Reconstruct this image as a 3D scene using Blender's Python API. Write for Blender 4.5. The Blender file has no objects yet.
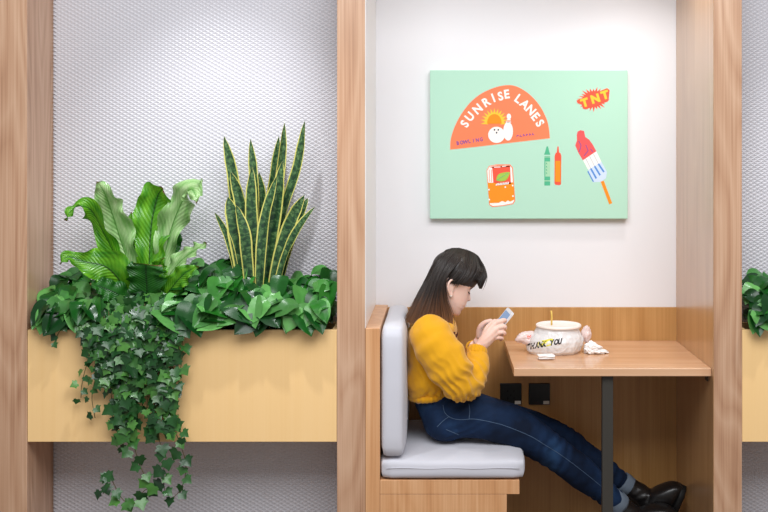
import bpy, bmesh, math, random
from mathutils import Vector, Matrix, noise
from mathutils.bvhtree import BVHTree

random.seed(7)
scene = bpy.context.scene
COL = scene.collection
F = 1100.0            # focal length in pixels
D = F / 300.0         # camera distance to the front plane of the partitions (y = 0)
EYE = 1.467
VX, VY = 440.0, 153.0
PI = math.pi


def W(px, py, y):
    k = (D + y) / F
    return Vector(((px - VX) * k, y, EYE - (py - VY) * k))


# ------------------------------------------------------------------ helpers
def lin(c):
    c /= 255.0
    return c / 12.92 if c <= 0.04045 else ((c + 0.055) / 1.055) ** 2.4


def rgb(r, g, b):
    return (lin(r), lin(g), lin(b), 1.0)


WORLD = {}


def link(name, me, mats=None, parent=None):
    o = bpy.data.objects.new(name, me)
    COL.objects.link(o)
    if mats is not None:
        for m in (mats if isinstance(mats, (list, tuple)) else [mats]):
            me.materials.append(m)
    if parent is not None:
        o.parent = parent
        o.matrix_parent_inverse = Matrix.Translation(-WORLD.get(parent.name, Vector((0, 0, 0))))
    return o


def build(name, bm, mats, parent=None, smooth=True, recalc=True):
    if recalc:
        bmesh.ops.recalc_face_normals(bm, faces=bm.faces[:])
    me = bpy.data.meshes.new(name)
    bm.to_mesh(me)
    bm.free()
    if smooth:
        me.polygons.foreach_set('use_smooth', [True] * len(me.polygons))
    return link(name, me, mats, parent)


def tag(o, label=None, cat=None, group=None, kind=None):
    if label:
        o['label'] = label
    if cat:
        o['category'] = cat
    if group:
        o['group'] = group
    if kind:
        o['kind'] = kind
    return o


def thing(name, loc, label, cat, group=None):
    o = bpy.data.objects.new(name, None)
    COL.objects.link(o)
    o.empty_display_size = 0.05
    o.location = loc
    WORLD[o.name] = Vector(loc)
    return tag(o, label, cat, group)


def box(bm, x0, x1, y0, y1, z0, z1, bev=0.0, seg=2):
    vs = [bm.verts.new(p) for p in ((x0, y0, z0), (x1, y0, z0), (x1, y1, z0), (x0, y1, z0),
                                    (x0, y0, z1), (x1, y0, z1), (x1, y1, z1), (x0, y1, z1))]
    fs = [bm.faces.new([vs[i] for i in q]) for q in
          ((3, 2, 1, 0), (4, 5, 6, 7), (0, 1, 5, 4), (1, 2, 6, 5), (2, 3, 7, 6), (3, 0, 4, 7))]
    if bev > 0:
        es = list({e for f in fs for e in f.edges})
        bmesh.ops.bevel(bm, geom=es, offset=bev, segments=seg, affect='EDGES', profile=0.5)


def boxobj(name, dims, mat, parent=None, bev=0.0015, seg=2, smooth=False):
    bm = bmesh.new()
    box(bm, *dims, bev=bev, seg=seg)
    return build(name, bm, mat, parent, smooth=smooth)


def spline(pts, n):
    """Catmull-Rom through pts (tuples or Vectors of any length) -> n samples."""
    P = [tuple(p) for p in pts]
    P = [tuple(2 * a - b for a, b in zip(P[0], P[1]))] + P + [tuple(2 * a - b for a, b in zip(P[-1], P[-2]))]
    m = len(P) - 3
    out = []
    for i in range(n):
        u = i / (n - 1) * m
        k = min(int(u), m - 1)
        t = u - k
        p0, p1, p2, p3 = P[k:k + 4]
        out.append(tuple(0.5 * (2 * b + (c - a) * t + (2 * a - 5 * b + 4 * c - d) * t * t +
                                (3 * b - a - 3 * c + d) * t ** 3) for a, b, c, d in zip(p0, p1, p2, p3)))
    return out


def tube(bm, pts, radii, seg=8, cap=True, squash=None, up=None, mi=0):
    """pts: list of Vectors; radii: list; squash: (axis Vector, factor) flattening of the section."""
    pts = [Vector(p) for p in pts]
    n = len(pts)
    if not isinstance(radii, (list, tuple)):
        radii = [radii] * n
    ref = Vector(up) if up else None
    rings = []
    nrm = None
    for i in range(n):
        d = (pts[min(i + 1, n - 1)] - pts[max(i - 1, 0)])
        if d.length < 1e-9:
            d = Vector((0, 0, 1))
        d.normalize()
        if nrm is None:
            r = ref or (Vector((0, 0, 1)) if abs(d.z) < 0.9 else Vector((1, 0, 0)))
            nrm = (r - d * r.dot(d)).normalized()
        else:
            nrm = (nrm - d * nrm.dot(d))
            nrm.normalize()
        bi = d.cross(nrm)
        ring = []
        for k in range(seg):
            a = 2 * PI * k / seg
            off = nrm * (math.cos(a) * radii[i]) + bi * (math.sin(a) * radii[i])
            if squash:
                ax, fc = squash
                off = off - ax * (off.dot(ax) * (1 - fc))
            ring.append(bm.verts.new(pts[i] + off))
        rings.append(ring)
    for i in range(n - 1):
        for k in range(seg):
            f = bm.faces.new((rings[i][k], rings[i][(k + 1) % seg], rings[i + 1][(k + 1) % seg], rings[i + 1][k]))
            f.material_index = mi
    if cap:
        for ring in (rings[0][::-1], rings[-1]):
            f = bm.faces.new(ring)
            f.material_index = mi


def loft(bm, rings, cap=True, mi=0):
    """rings: lists of Vectors, same count."""
    R = [[bm.verts.new(p) for p in r] for r in rings]
    n = len(R[0])
    for a, b in zip(R[:-1], R[1:]):
        for k in range(n):
            f = bm.faces.new((a[k], a[(k + 1) % n], b[(k + 1) % n], b[k]))
            f.material_index = mi
    if cap:
        for r in (R[0][::-1], R[-1]):
            f = bm.faces.new(r)
            f.material_index = mi


def ell_ring(c, a, b, n=24, p=2.0):
    out = []
    for k in range(n):
        t = 2 * PI * k / n
        cs, sn = math.cos(t), math.sin(t)
        out.append(Vector(c) + Vector(a) * (math.copysign(abs(cs) ** (2 / p), cs)) +
                   Vector(b) * (math.copysign(abs(sn) ** (2 / p), sn)))
    return out


def ellipsoid(bm, c, ax, ay, az, u=20, v=12, mi=0):
    c, ax, ay, az = Vector(c), Vector(ax), Vector(ay), Vector(az)
    top = bm.verts.new(c + az)
    bot = bm.verts.new(c - az)
    rows = []
    for j in range(1, v):
        ph = PI * j / v
        rows.append([bm.verts.new(c + az * math.cos(ph) + (ax * math.cos(2 * PI * i / u) + ay * math.sin(2 * PI * i / u)) * math.sin(ph))
                     for i in range(u)])
    fs = []
    for i in range(u):
        fs.append(bm.faces.new((top, rows[0][i], rows[0][(i + 1) % u])))
        fs.append(bm.faces.new((bot, rows[-1][(i + 1) % u], rows[-1][i])))
        for a, b in zip(rows[:-1], rows[1:]):
            fs.append(bm.faces.new((a[i], b[i], b[(i + 1) % u], a[(i + 1) % u])))
    for f in fs:
        f.material_index = mi


def remeshed(bm, voxel, smooth=2, factor=0.5):
    """union of closed pieces -> one continuous surface, returned as a bmesh"""
    bmesh.ops.recalc_face_normals(bm, faces=bm.faces[:])
    me = bpy.data.meshes.new('tmp')
    bm.to_mesh(me)
    bm.free()
    o = bpy.data.objects.new('tmp', me)
    COL.objects.link(o)
    r = o.modifiers.new('r', 'REMESH')
    r.mode = 'VOXEL'
    r.voxel_size = voxel
    if smooth:
        s = o.modifiers.new('s', 'SMOOTH')
        s.iterations = smooth
        s.factor = factor
    dg = bpy.context.evaluated_depsgraph_get()
    me2 = bpy.data.meshes.new_from_object(o.evaluated_get(dg))
    bpy.data.objects.remove(o)
    bpy.data.meshes.remove(me)
    out = bmesh.new()
    out.from_mesh(me2)
    bpy.data.meshes.remove(me2)
    out.normal_update()
    return out


def lathe(bm, c, prof, n=40, mi=0, cap=True):
    """prof: list of (r, z) ; centre c"""
    c = Vector(c)
    loft(bm, [[c + Vector((r * math.cos(2 * PI * k / n), r * math.sin(2 * PI * k / n), z)) for k in range(n)] for r, z in prof], cap=cap, mi=mi)


# ------------------------------------------------------------------ materials
def mat(name, color, rough=0.5, spec=0.5, metal=0.0, bump=None, trans=0.0, coat=0.0, sheen=0.0):
    m = bpy.data.materials.new(name)
    m.use_nodes = True
    nt = m.node_tree
    b = nt.nodes['Principled BSDF']
    b.inputs['Base Color'].default_value = color
    b.inputs['Roughness'].default_value = rough
    b.inputs['Specular IOR Level'].default_value = spec
    b.inputs['Metallic'].default_value = metal
    b.inputs['Coat Weight'].default_value = coat
    b.inputs['Sheen Weight'].default_value = sheen
    if bump:
        sc, st, dist = bump
        tc = nt.nodes.new('ShaderNodeTexCoord')
        no = nt.nodes.new('ShaderNodeTexNoise')
        no.inputs['Scale'].default_value = sc
        no.inputs['Detail'].default_value = 3
        bp = nt.nodes.new('ShaderNodeBump')
        bp.inputs['Strength'].default_value = st
        bp.inputs['Distance'].default_value = dist
        nt.links.new(tc.outputs['Object'], no.inputs['Vector'])
        nt.links.new(no.outputs['Fac'], bp.inputs['Height'])
        nt.links.new(bp.outputs['Normal'], b.inputs['Normal'])
    return m


def N(nt, typ, **kw):
    n = nt.nodes.new(typ)
    for k, v in kw.items():
        setattr(n, k, v)
    return n


def ramp(nt, stops):
    r = nt.nodes.new('ShaderNodeValToRGB')
    el = r.color_ramp.elements
    while len(el) < len(stops):
        el.new(0.5)
    for e, (p, c) in zip(el, stops):
        e.position = p
        e.color = c
    return r


def wood(name, dark, mid, light, along='z', rough=0.32, spec=0.5, contrast=1.0, fig=9.0):
    m = bpy.data.materials.new(name)
    m.use_nodes = True
    nt = m.node_tree
    L = nt.links
    b = nt.nodes['Principled BSDF']
    tc = N(nt, 'ShaderNodeTexCoord')

    def mapped(across, alng):
        mp = N(nt, 'ShaderNodeMapping')
        s = {'z': (across, across, alng), 'x': (alng, across, across)}[along]
        mp.inputs['Scale'].default_value = s
        L.new(tc.outputs['Object'], mp.inputs['Vector'])
        return mp
    big = N(nt, 'ShaderNodeTexNoise')
    big.inputs['Scale'].default_value = 1.0
    big.inputs['Detail'].default_value = 1.5
    big.inputs['Distortion'].default_value = 0.4
    L.new(mapped(6.5, 0.9).outputs['Vector'], big.inputs['Vector'])
    mul = N(nt, 'ShaderNodeMath', operation='MULTIPLY')
    mul.inputs[1].default_value = fig
    L.new(big.outputs['Fac'], mul.inputs[0])
    pp = N(nt, 'ShaderNodeMath', operation='PINGPONG')
    pp.inputs[1].default_value = 0.5
    L.new(mul.outputs[0], pp.inputs[0])
    fine = N(nt, 'ShaderNodeTexNoise')
    fine.inputs['Scale'].default_value = 1.0
    fine.inputs['Detail'].default_value = 4
    L.new(mapped(150, 2.2).outputs['Vector'], fine.inputs['Vector'])
    med = N(nt, 'ShaderNodeTexNoise')
    med.inputs['Scale'].default_value = 1.0
    med.inputs['Detail'].default_value = 2
    L.new(mapped(30, 0.7).outputs['Vector'], med.inputs['Vector'])
    a1 = N(nt, 'ShaderNodeMath', operation='MULTIPLY_ADD')
    a1.inputs[1].default_value = 0.34
    L.new(pp.outputs[0], a1.inputs[0])
    a2 = N(nt, 'ShaderNodeMath', operation='MULTIPLY_ADD')
    a2.inputs[1].default_value = 0.56
    L.new(fine.outputs['Fac'], a2.inputs[0])
    a3 = N(nt, 'ShaderNodeMath', operation='MULTIPLY')
    a3.inputs[1].default_value = 0.42
    L.new(med.outputs['Fac'], a3.inputs[0])
    L.new(a3.outputs[0], a2.inputs[2])
    L.new(a2.outputs[0], a1.inputs[2])
    w = 0.24 / max(contrast, 0.01)
    r = ramp(nt, [(max(0, 0.52 - w), dark), (0.52, mid), (min(1, 0.52 + w), light)])
    L.new(a1.outputs[0], r.inputs['Fac'])
    L.new(r.outputs['Color'], b.inputs['Base Color'])
    b.inputs['Roughness'].default_value = rough
    b.inputs['Specular IOR Level'].default_value = spec
    bp = N(nt, 'ShaderNodeBump')
    bp.inputs['Strength'].default_value = 0.08
    bp.inputs['Distance'].default_value = 0.001
    L.new(fine.outputs['Fac'], bp.inputs['Height'])
    L.new(bp.outputs['Normal'], b.inputs['Normal'])
    return m


def leafmat(name, cols, rough=0.35, spec=0.5, transl=0.25, vein=None):
    """colour varies per leaf (random per mesh island)"""
    m = bpy.data.materials.new(name)
    m.use_nodes = True
    nt = m.node_tree
    L = nt.links
    b = nt.nodes['Principled BSDF']
    out = nt.nodes['Material Output']
    g = N(nt, 'ShaderNodeNewGeometry')
    st = [(i / max(1, len(cols) - 1), c) for i, c in enumerate(cols)]
    r = ramp(nt, st)
    L.new(g.outputs['Random Per Island'], r.inputs['Fac'])
    col = r.outputs['Color']
    tc = N(nt, 'ShaderNodeTexCoord')
    no = N(nt, 'ShaderNodeTexNoise')
    no.inputs['Scale'].default_value = 35
    L.new(tc.outputs['Object'], no.inputs['Vector'])
    hsv = N(nt, 'ShaderNodeHueSaturation')
    mr = N(nt, 'ShaderNodeMapRange')
    mr.inputs['To Min'].default_value = 0.7
    mr.inputs['To Max'].default_value = 1.3
    L.new(no.outputs['Fac'], mr.inputs['Value'])
    L.new(mr.outputs[0], hsv.inputs['Value'])
    L.new(col, hsv.inputs['Color'])
    col = hsv.outputs['Color']
    L.new(col, b.inputs['Base Color'])
    b.inputs['Roughness'].default_value = rough
    b.inputs['Specular IOR Level'].default_value = spec
    tr = N(nt, 'ShaderNodeBsdfTranslucent')
    L.new(col, tr.inputs['Color'])
    mx = N(nt, 'ShaderNodeMixShader')
    mx.inputs[0].default_value = transl
    L.new(b.outputs[0], mx.inputs[1])
    L.new(tr.outputs[0], mx.inputs[2])
    L.new(mx.outputs[0], out.inputs['Surface'])
    return m


M = {}
M['oak'] = wood('oak_veneer_upright', rgb(160, 116, 88), rgb(188, 146, 116), rgb(205, 167, 138), 'z', rough=0.3, spec=0.5, contrast=1.15)
M['oak_inner'] = wood('oak_veneer_inner', rgb(156, 112, 72), rgb(182, 138, 96), rgb(200, 160, 116), 'z', rough=0.30, spec=0.5, contrast=0.7, fig=5)
_p = M['oak_inner'].node_tree.nodes['Principled BSDF']
_p.inputs['Coat Weight'].default_value = 0.7
_p.inputs['Coat Roughness'].default_value = 0.22
_p.inputs['Coat IOR'].default_value = 1.7
M['oak_wainscot'] = wood('oak_wainscot', rgb(158, 110, 60), rgb(184, 136, 80), rgb(202, 156, 100), 'z', rough=0.34, spec=0.45, contrast=0.7, fig=3)
M['oak_table'] = wood('oak_table', rgb(194, 142, 104), rgb(214, 166, 128), rgb(226, 184, 148), 'x', rough=0.18, spec=0.5, contrast=0.7, fig=5)
M['oak_bench'] = wood('oak_bench', rgb(182, 124, 80), rgb(210, 155, 108), rgb(228, 180, 136), 'z', rough=0.36, spec=0.4, contrast=0.8, fig=7)
M['planter'] = wood('pale_laminate', rgb(241, 198, 136), rgb(245, 204, 144), rgb(248, 209, 152), 'z', rough=0.45, spec=0.35, contrast=0.5, fig=2)
M['paint'] = mat('white_wall_paint', rgb(234, 233, 236), 0.7, 0.25, bump=(160, 0.04, 0.001))
M['gloss_white'] = mat('white_gloss_face', rgb(244, 240, 238), 0.28, 0.8)
M['panel'] = mat('grey_embossed_panel', rgb(195, 193, 199), 0.38, 0.5)
M['floor'] = mat('grey_floor_tile', rgb(128, 112, 102), 0.4, 0.4, bump=(20, 0.05, 0.001))
M['soffit'] = mat('white_soffit', rgb(235, 232, 230), 0.8, 0.2)
M['fabric'] = mat('pale_grey_upholstery', rgb(205, 204, 212), 0.85, 0.2, bump=(900, 0.25, 0.0006), sheen=0.2)
M['black_metal'] = mat('black_metal', rgb(60, 57, 52), 0.45, 0.4)
M['black_plastic'] = mat('black_plastic', rgb(30, 29, 28), 0.4, 0.5)
M['hole'] = mat('socket_hole', rgb(8, 8, 8), 0.6, 0.3)
M['sticker'] = mat('sticker', rgb(225, 222, 215), 0.6, 0.3)
M['soil'] = mat('dark_soil', rgb(52, 38, 28), 0.95, 0.1, bump=(120, 0.8, 0.01))

# ------------------------------------------------------------------ setting
S = 'structure'
YP, YB = 0.246, 0.587


def struct(name, dims, m, bev=0.0015):
    o = boxobj(name, dims, m, bev=bev)
    o['kind'] = S
    return o


XL0, XL1 = -1.470, -1.3767
XM0, XM1 = -0.3433, -0.25
XR0, XR1 = 0.9133, 1.0067
ZC = 2.32
struct('floor', (-3.2, 3.2, -4.6, 0.75, -0.05, 0.0), M['floor'], 0)
struct('ceiling', (-2.6, 2.6, 0.0, 0.72, ZC, ZC + 0.06), M['soffit'], 0)
struct('wall_far_left', (XL0, XL1, 0.0, 0.62, 0.0, ZC), M['oak'])
struct('wall_left', (XM0, XM1, 0.0, 0.62, 0.0, ZC), M['oak'])
struct('wall_right', (XR0, XR1, 0.0, 0.62, 0.0, ZC), M['oak'])
struct('trim_3', (XR0 - 0.0018, XR0 - 0.0001, 0.0008, YB - 0.0125, 0.0, ZC), M['oak_inner'], 0.0004)
struct('trim_2', (XM1 + 0.0002, XM1 + 0.0022, 0.001, YB - 0.0005, 0.8825, ZC), M['gloss_white'], 0.0006)  # thin glossy white board on the upper booth side of the partition
struct('wall_back', (XM1, XR0, YB, YB + 0.04, 0.0, ZC), M['paint'], 0)
struct('trim_1', (XM1 + 0.0005, XR0 - 0.0005, YB - 0.012, YB - 0.0002, 0.0, 0.872), M['oak_wainscot'], 0.001)


def embossed(name, x0, x1):
    """expanded-mesh relief: every diamond is a shallow four-sided dimple"""
    bm = bmesh.new()
    hw, hh, dep = 0.0122, 0.0070, 0.0019
    nx = int((x1 - x0) / hw)
    nz = int(ZC / hh)
    g = {}

    def V(i, j):
        if (i, j) not in g:
            g[(i, j)] = bm.verts.new((x0 + i * (x1 - x0) / nx, YP, j * hh))
        return g[(i, j)]
    for j in range(1, nz):
        for i in range(1, nx):
            if (i + j) % 2 == 0:
                continue
            c = bm.verts.new((x0 + i * (x1 - x0) / nx, YP + dep, j * hh - 0.001))
            q = [V(i - 1, j), V(i, j - 1), V(i + 1, j), V(i, j + 1)]
            for k in range(4):
                bm.faces.new((q[k], q[(k + 1) % 4], c))
    # half diamonds along the sides are closed by a flat backing
    box(bm, x0, x1, YP + 0.006, YP + 0.03, 0.0, ZC)
    o = build(name, bm, M['panel'], smooth=False, recalc=False)
    o['kind'] = S
    return o


embossed('wall_back_left', XL1, XM0)
embossed('wall_back_right', XR1, 2.05)

# ------------------------------------------------------------------ planters


def planter(x0, x1, label):
    t = thing('planter_box', ((x0 + x1) / 2, 0.12, 0.5037), label, 'planter', 'pale planter boxes between the oak posts')
    z0, z1 = 0.5037, 0.877
    boxobj('front_panel', (x0, x1, 0.002, 0.02, z0, z1), M['planter'], t, bev=0.001)
    boxobj('back_panel', (x0, x1, 0.226, 0.244, z0, z1 - 0.01), M['planter'], t, bev=0.001)
    boxobj('bottom_panel', (x0, x1, 0.02, 0.226, z0, z0 + 0.018), M['planter'], t, bev=0)
    for a, b in ((x0, x0 + 0.016), (x1 - 0.016, x1)):
        boxobj('end_panel', (a, b, 0.02, 0.226, z0 + 0.018, z1), M['planter'], t, bev=0)
    bm = bmesh.new()
    nx, ny = 60, 12
    gx = [[bm.verts.new((x0 + 0.016 + (x1 - x0 - 0.032) * i / nx, 0.02 + 0.206 * j / ny,
                         0.835 + 0.012 * noise.noise(Vector((i * 0.6, j * 0.6, x0))))) for j in range(ny + 1)] for i in range(nx + 1)]
    for i in range(nx):
        for j in range(ny):
            bm.faces.new((gx[i][j], gx[i + 1][j], gx[i + 1][j + 1], gx[i][j + 1]))
    so = build('soil', bm, M['soil'], t)
    so['kind'] = 'stuff'
    so['label'] = 'dark potting soil filling the planter'
    return t


planter(XL1 + 0.001, XM0 - 0.001, 'wide pale yellow wooden planter box crowded with fern, ivy and snake plant')
planter(XR1 + 0.001, 2.04, 'pale yellow planter box cut off by the right edge beyond the oak post')

# ------------------------------------------------------------------ bench
bench = thing('bench', (0.05, 0.29, 0.0), 'built-in oak booth bench with pale grey seat and back cushions', 'bench')


def cushion(name, x0, x1, y0, y1, z0, z1, r, parent, puff=0.006, lab=None):
    bm = bmesh.new()
    box(bm, x0, x1, y0, y1, z0, z1)
    bmesh.ops.subdivide_edges(bm, edges=bm.edges[:], cuts=11, use_grid_fill=True)
    c = Vector(((x0 + x1) / 2, (y0 + y1) / 2, (z0 + z1) / 2))
    h = Vector(((x1 - x0) / 2, (y1 - y0) / 2, (z1 - z0) / 2))
    for v in bm.verts:
        d = v.co - c
        q = Vector((max(-h[i] + r, min(h[i] - r, d[i])) for i in range(3)))
        e = d - q
        if e.length > 1e-9:
            e = e.normalized() * r
        n = [d[i] / h[i] for i in range(3)]
        s = 1 + 0.0
        p = q + e
        for i in range(3):
            if abs(n[i]) > 0.98:
                a, b2 = [n[j] for j in range(3) if j != i]
                p[i] += math.copysign(puff * (1 - a * a) * (1 - b2 * b2), n[i])
        v.co = c + p
    for v in bm.verts:
        v.co += v.normal * 0.0015 * noise.noise(v.co * 14)
    o = build(name, bm, M['fabric'], parent)
    # welt seam running round the front edge
    if lab:
        o['label'] = lab
    return o


boxobj('back_box', (XM1 + 0.001, -0.2005, 0.001, YB - 0.013, 0.0, 0.882), M['oak_bench'], bench)
boxobj('seat_base', (-0.2000, 0.223, 0.001, YB - 0.013, 0.0, 0.329), M['oak_bench'], bench)
boxobj('seat_board', (-0.2000, 0.265, 0.0, YB - 0.013, 0.3295, 0.376), M['oak_bench'], bench)
cushion('seat_cushion', -0.199, 0.285, -0.002, YB - 0.014, 0.3765, 0.447, 0.022, bench, 0.006, 'pale grey padded seat cushion')
cushion('back_cushion', -0.1995, -0.117, -0.003, YB - 0.014, 0.449, 0.886, 0.026, bench, 0.004, 'pale grey padded back cushion')
# stitched seam along the front of the seat cushion
bm = bmesh.new()
tube(bm, [Vector((x, -0.0085 + 0.004 * (abs(x - 0.043) / 0.22) ** 3, 0.418 + 0.001 * math.sin(x * 40))) for x in [(-0.18 + i * 0.0223) for i in range(21)]], 0.0012, 6)
build('seam', bm, M['fabric'], bench)

# ------------------------------------------------------------------ table
table = thing('wall_table', (0.58, 0.3, 0.0), 'oak booth table fixed to the right wall on one black metal leg', 'table')
boxobj('tabletop', (0.2480, XR0 - 0.002, 0.027, YB - 0.013, 0.717, 0.744), M['oak_table'], table, bev=0.002)
k = (D + 0.05) / F
boxobj('leg', ((602.4 - VX) * k, (613.2 - VX) * k, 0.05, 0.075, 0.006, 0.7165), M['black_metal'], table, bev=0.001)
boxobj('foot_plate', ((593 - VX) * k, (622.5 - VX) * k, 0.025, 0.10, 0.0003, 0.006), M['black_metal'], table, bev=0.001)
bm = bmesh.new()
box(bm, 0.872, XR0 - 0.0015, 0.07, 0.10, 0.7105, 0.7165)
box(bm, XR0 - 0.0065, XR0 - 0.0015, 0.07, 0.10, 0.692, 0.7105)
build('bracket', bm, M['black_metal'], table, smooth=False)

# ------------------------------------------------------------------ wall sockets
yW = YB - 0.0125
for px0, px1, lab, holes in ((500, 521.4, 'black square wall socket nearer the bench, under the table', True),
                             (528.6, 549.8, 'black square wall plate nearer the table leg, beside the other socket', False)):
    a = W(px0, 404.3, yW)
    b = W(px1, 383.0, yW)
    c = (a + b) / 2
    t = thing('wall_socket', c, lab, 'socket', 'black wall sockets under the table')
    boxobj('plate', (a.x, b.x, yW - 0.009, yW, a.z, b.z), M['black_plastic'], t, bev=0.002)
    if holes:
        bm = bmesh.new()
        for sx, sz in ((-0.012, 0.012), (0.012, 0.012), (0.0, -0.004), (-0.012, -0.016), (0.012, -0.016)):
            box(bm, c.x + sx - 0.0016, c.x + sx + 0.0016, yW - 0.0094, yW - 0.0088, c.z + sz - 0.004, c.z + sz + 0.004)
        build('pin_slots', bm, M['hole'], t, smooth=False)
    else:
        boxobj('port_cover', (c.x - 0.028, c.x + 0.028, yW - 0.0102, yW - 0.0091, c.z - 0.028, c.z + 0.030), M['black_plastic'], t, bev=0.0004)
    s = boxobj('sticker', (b.x - 0.026, b.x - 0.003, yW - 0.0108, yW - 0.0091, a.z + 0.003, a.z + 0.0155), M['sticker'], t, bev=0)
    s['label'] = 'small white sticker in the lower corner'

# ------------------------------------------------------------------ painting


def text_polys(ch, italic=0.0, bold=0.0):
    """outline of one character as (verts2d, faces), centred, cap height 1"""
    cu = bpy.data.curves.new('t', 'FONT')
    cu.body = ch
    cu.size = 1.0
    cu.shear = italic
    cu.offset = bold
    cu.resolution_u = 4
    o = bpy.data.objects.new('t', cu)
    COL.objects.link(o)
    me = bpy.data.meshes.new_from_object(o.evaluated_get(bpy.context.evaluated_depsgraph_get()))
    bpy.data.objects.remove(o)
    vs = [v.co.copy() for v in me.vertices]
    fs = [tuple(p.vertices) for p in me.polygons]
    bpy.data.meshes.remove(me)
    x0, x1 = min(v.x for v in vs), max(v.x for v in vs)
    y0, y1 = min(v.y for v in vs), max(v.y for v in vs)
    h = y1 - y0
    return [((v.x - (x0 + x1) / 2) / h, (v.y - (y0 + y1) / 2) / h) for v in vs], fs


YC = YB - 0.036
A_ = thing('wall_painting', W(529, 144, YB - 0.002), 'mint green canvas painting hung on the white booth wall', 'painting')
a, b = W(430, 218.8, YC), W(627.7, 70.2, YC)
M['canvas'] = mat('mint_canvas', rgb(181, 222, 200), 0.75, 0.2, bump=(700, 0.12, 0.0006))
boxobj('canvas', (a.x, b.x, YC, YB - 0.0005, a.z, b.z), M['canvas'], A_, bev=0.002)


def flatmat(n, c):
    M[n] = mat('print_' + n, c, 0.7, 0.2)


flatmat('p_coral', rgb(252, 132, 92))
flatmat('p_white', rgb(248, 242, 236))
flatmat('p_yellow', rgb(255, 200, 66))
flatmat('p_orange', rgb(251, 146, 38))
flatmat('p_purple', rgb(132, 84, 158))
flatmat('p_red', rgb(232, 92, 92))
flatmat('p_ruby', rgb(240, 92, 70))
flatmat('p_blue', rgb(92, 146, 214))
flatmat('p_sky', rgb(206, 222, 244))
flatmat('p_leaf', rgb(164, 198, 82))
flatmat('p_green', rgb(84, 182, 140))
flatmat('p_dark', rgb(70, 66, 80))
flatmat('p_grey', rgb(205, 205, 210))


class Print:
    """flat painted shapes lying on the canvas, each layer a hair in front of the last"""

    def __init__(s, ox, oy, sc):
        s.o = (ox, oy, sc)
        s.bm = bmesh.new()
        s.mats = []

    def pt(s, x, y, k):
        ox, oy, sc = s.o
        return W(ox + x / sc, oy + y / sc, YC - 0.0003 - 0.0004 * k)

    def mi(s, m):
        if M[m] not in s.mats:
            s.mats.append(M[m])
        return s.mats.index(M[m])

    def poly(s, pts, m, k, smooth=0):
        if smooth:
            pts = spline(list(pts) + [pts[0]], smooth)[:-1]
        vs = [s.bm.verts.new(s.pt(x, y, k)) for x, y in pts]
        f = s.bm.faces.new(vs)
        f.material_index = s.mi(m)
        f.normal_update()
        r = bmesh.ops.triangulate(s.bm, faces=[f])

    def fan(s, pts, c, m, k):
        cv = s.bm.verts.new(s.pt(c[0], c[1], k))
        vs = [s.bm.verts.new(s.pt(x, y, k)) for x, y in pts]
        for i in range(len(vs)):
            s.bm.faces.new((vs[i], vs[(i + 1) % len(vs)], cv)).material_index = s.mi(m)

    def ell(s, x, y, rx, ry, m, k, rot=0, n=28):
        c, sn = math.cos(rot), math.sin(rot)
        s.poly([(x + rx * math.cos(t) * c - ry * math.sin(t) * sn, y + rx * math.cos(t) * sn + ry * math.sin(t) * c)
                for t in [2 * PI * i / n for i in range(n)]], m, k)

    def stroke(s, p, q, w, m, k):
        dx, dy = q[0] - p[0], q[1] - p[1]
        l = math.hypot(dx, dy) or 1
        nx, ny = -dy / l * w / 2, dx / l * w / 2
        s.poly([(p[0] + nx, p[1] + ny), (q[0] + nx, q[1] + ny), (q[0] - nx, q[1] - ny), (p[0] - nx, p[1] - ny)], m, k)

    def char(s, ch, x, y, h, ang, m, k, bold=0.02, wide=1.0):
        vs, fs = text_polys(ch, 0, bold)
        ca, sa = math.cos(ang), math.sin(ang)
        V = []
        for u, v in vs:
            u *= wide
            V.append(s.bm.verts.new(s.pt(x + h * (u * ca - v * sa), y - h * (u * sa + v * ca), k)))
        i = s.mi(m)
        for f in fs:
            try:
                s.bm.faces.new([V[j] for j in f]).material_index = i
            except ValueError:
                pass

    def done(s, name, label):
        # every face looks at the room
        for f in s.bm.faces:
            f.normal_update()
            if f.normal.y > 0:
                f.normal_flip()
        o = build(name, s.bm, s.mats, A_, smooth=False, recalc=False)
        o['label'] = label


R_ = math.radians
p = Print(440, 75, 6.4)
arc = spline([(65, 478), (68, 415), (90, 340), (130, 260), (190, 180), (260, 122), (340, 84), (415, 66), (480, 70),
              (545, 103), (602, 152), (650, 215), (685, 290), (698, 350), (703, 405)], 50)
p.poly(arc + [(400, 440), (250, 458)], 'p_coral', 0)
for ch, x, y, an in (('S', 158, 312, 58), ('U', 190, 266, 50), ('N', 240, 217, 42), ('R', 297, 172, 32), ('I', 341, 146, 22), ('S', 387, 135, 14),
                     ('E', 428, 122, 8), ('L', 503, 152, -36), ('A', 543, 186, -42), ('N', 582, 224, -46), ('E', 612, 266, -50), ('S', 640, 308, -56)):
    p.char(ch, x, y, 58, R_(an), 'p_white', 1, 0.035, 0.92)
for i in range(13):
    t = R_(-8 + i * 196 / 12)
    c, s_ = math.cos(t), math.sin(t)
    p.poly([(348 + 42 * c - 11 * s_, 300 - 42 * s_ - 11 * c), (348 + 88 * c, 300 - 88 * s_), (348 + 42 * c + 11 * s_, 300 - 42 * s_ + 11 * c)], 'p_yellow', 1)
p.poly([(348 + 62 * math.cos(R_(t)), 306 - 62 * math.sin(R_(t))) for t in range(-6, 190, 7)], 'p_yellow', 2)
p.poly([(348 + 46 * math.cos(R_(t)), 304 - 54 * math.sin(R_(t))) for t in range(-8, 190, 7)], 'p_orange', 3)
p.ell(362, 383, 54, 52, 'p_white', 4)
p.ell(436, 360, 31, 60, 'p_white', 5)
p.ell(441, 266, 14, 19, 'p_white', 5)
p.poly([(428, 284), (452, 284), (456, 304), (420, 304)], 'p_white', 5)
p.stroke((425, 294), (454, 294), 7, 'p_coral', 6)
for x, y in ((349, 351), (373, 351), (362, 369)):
    p.ell(x, y, 5, 6, 'p_dark', 6)
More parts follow.
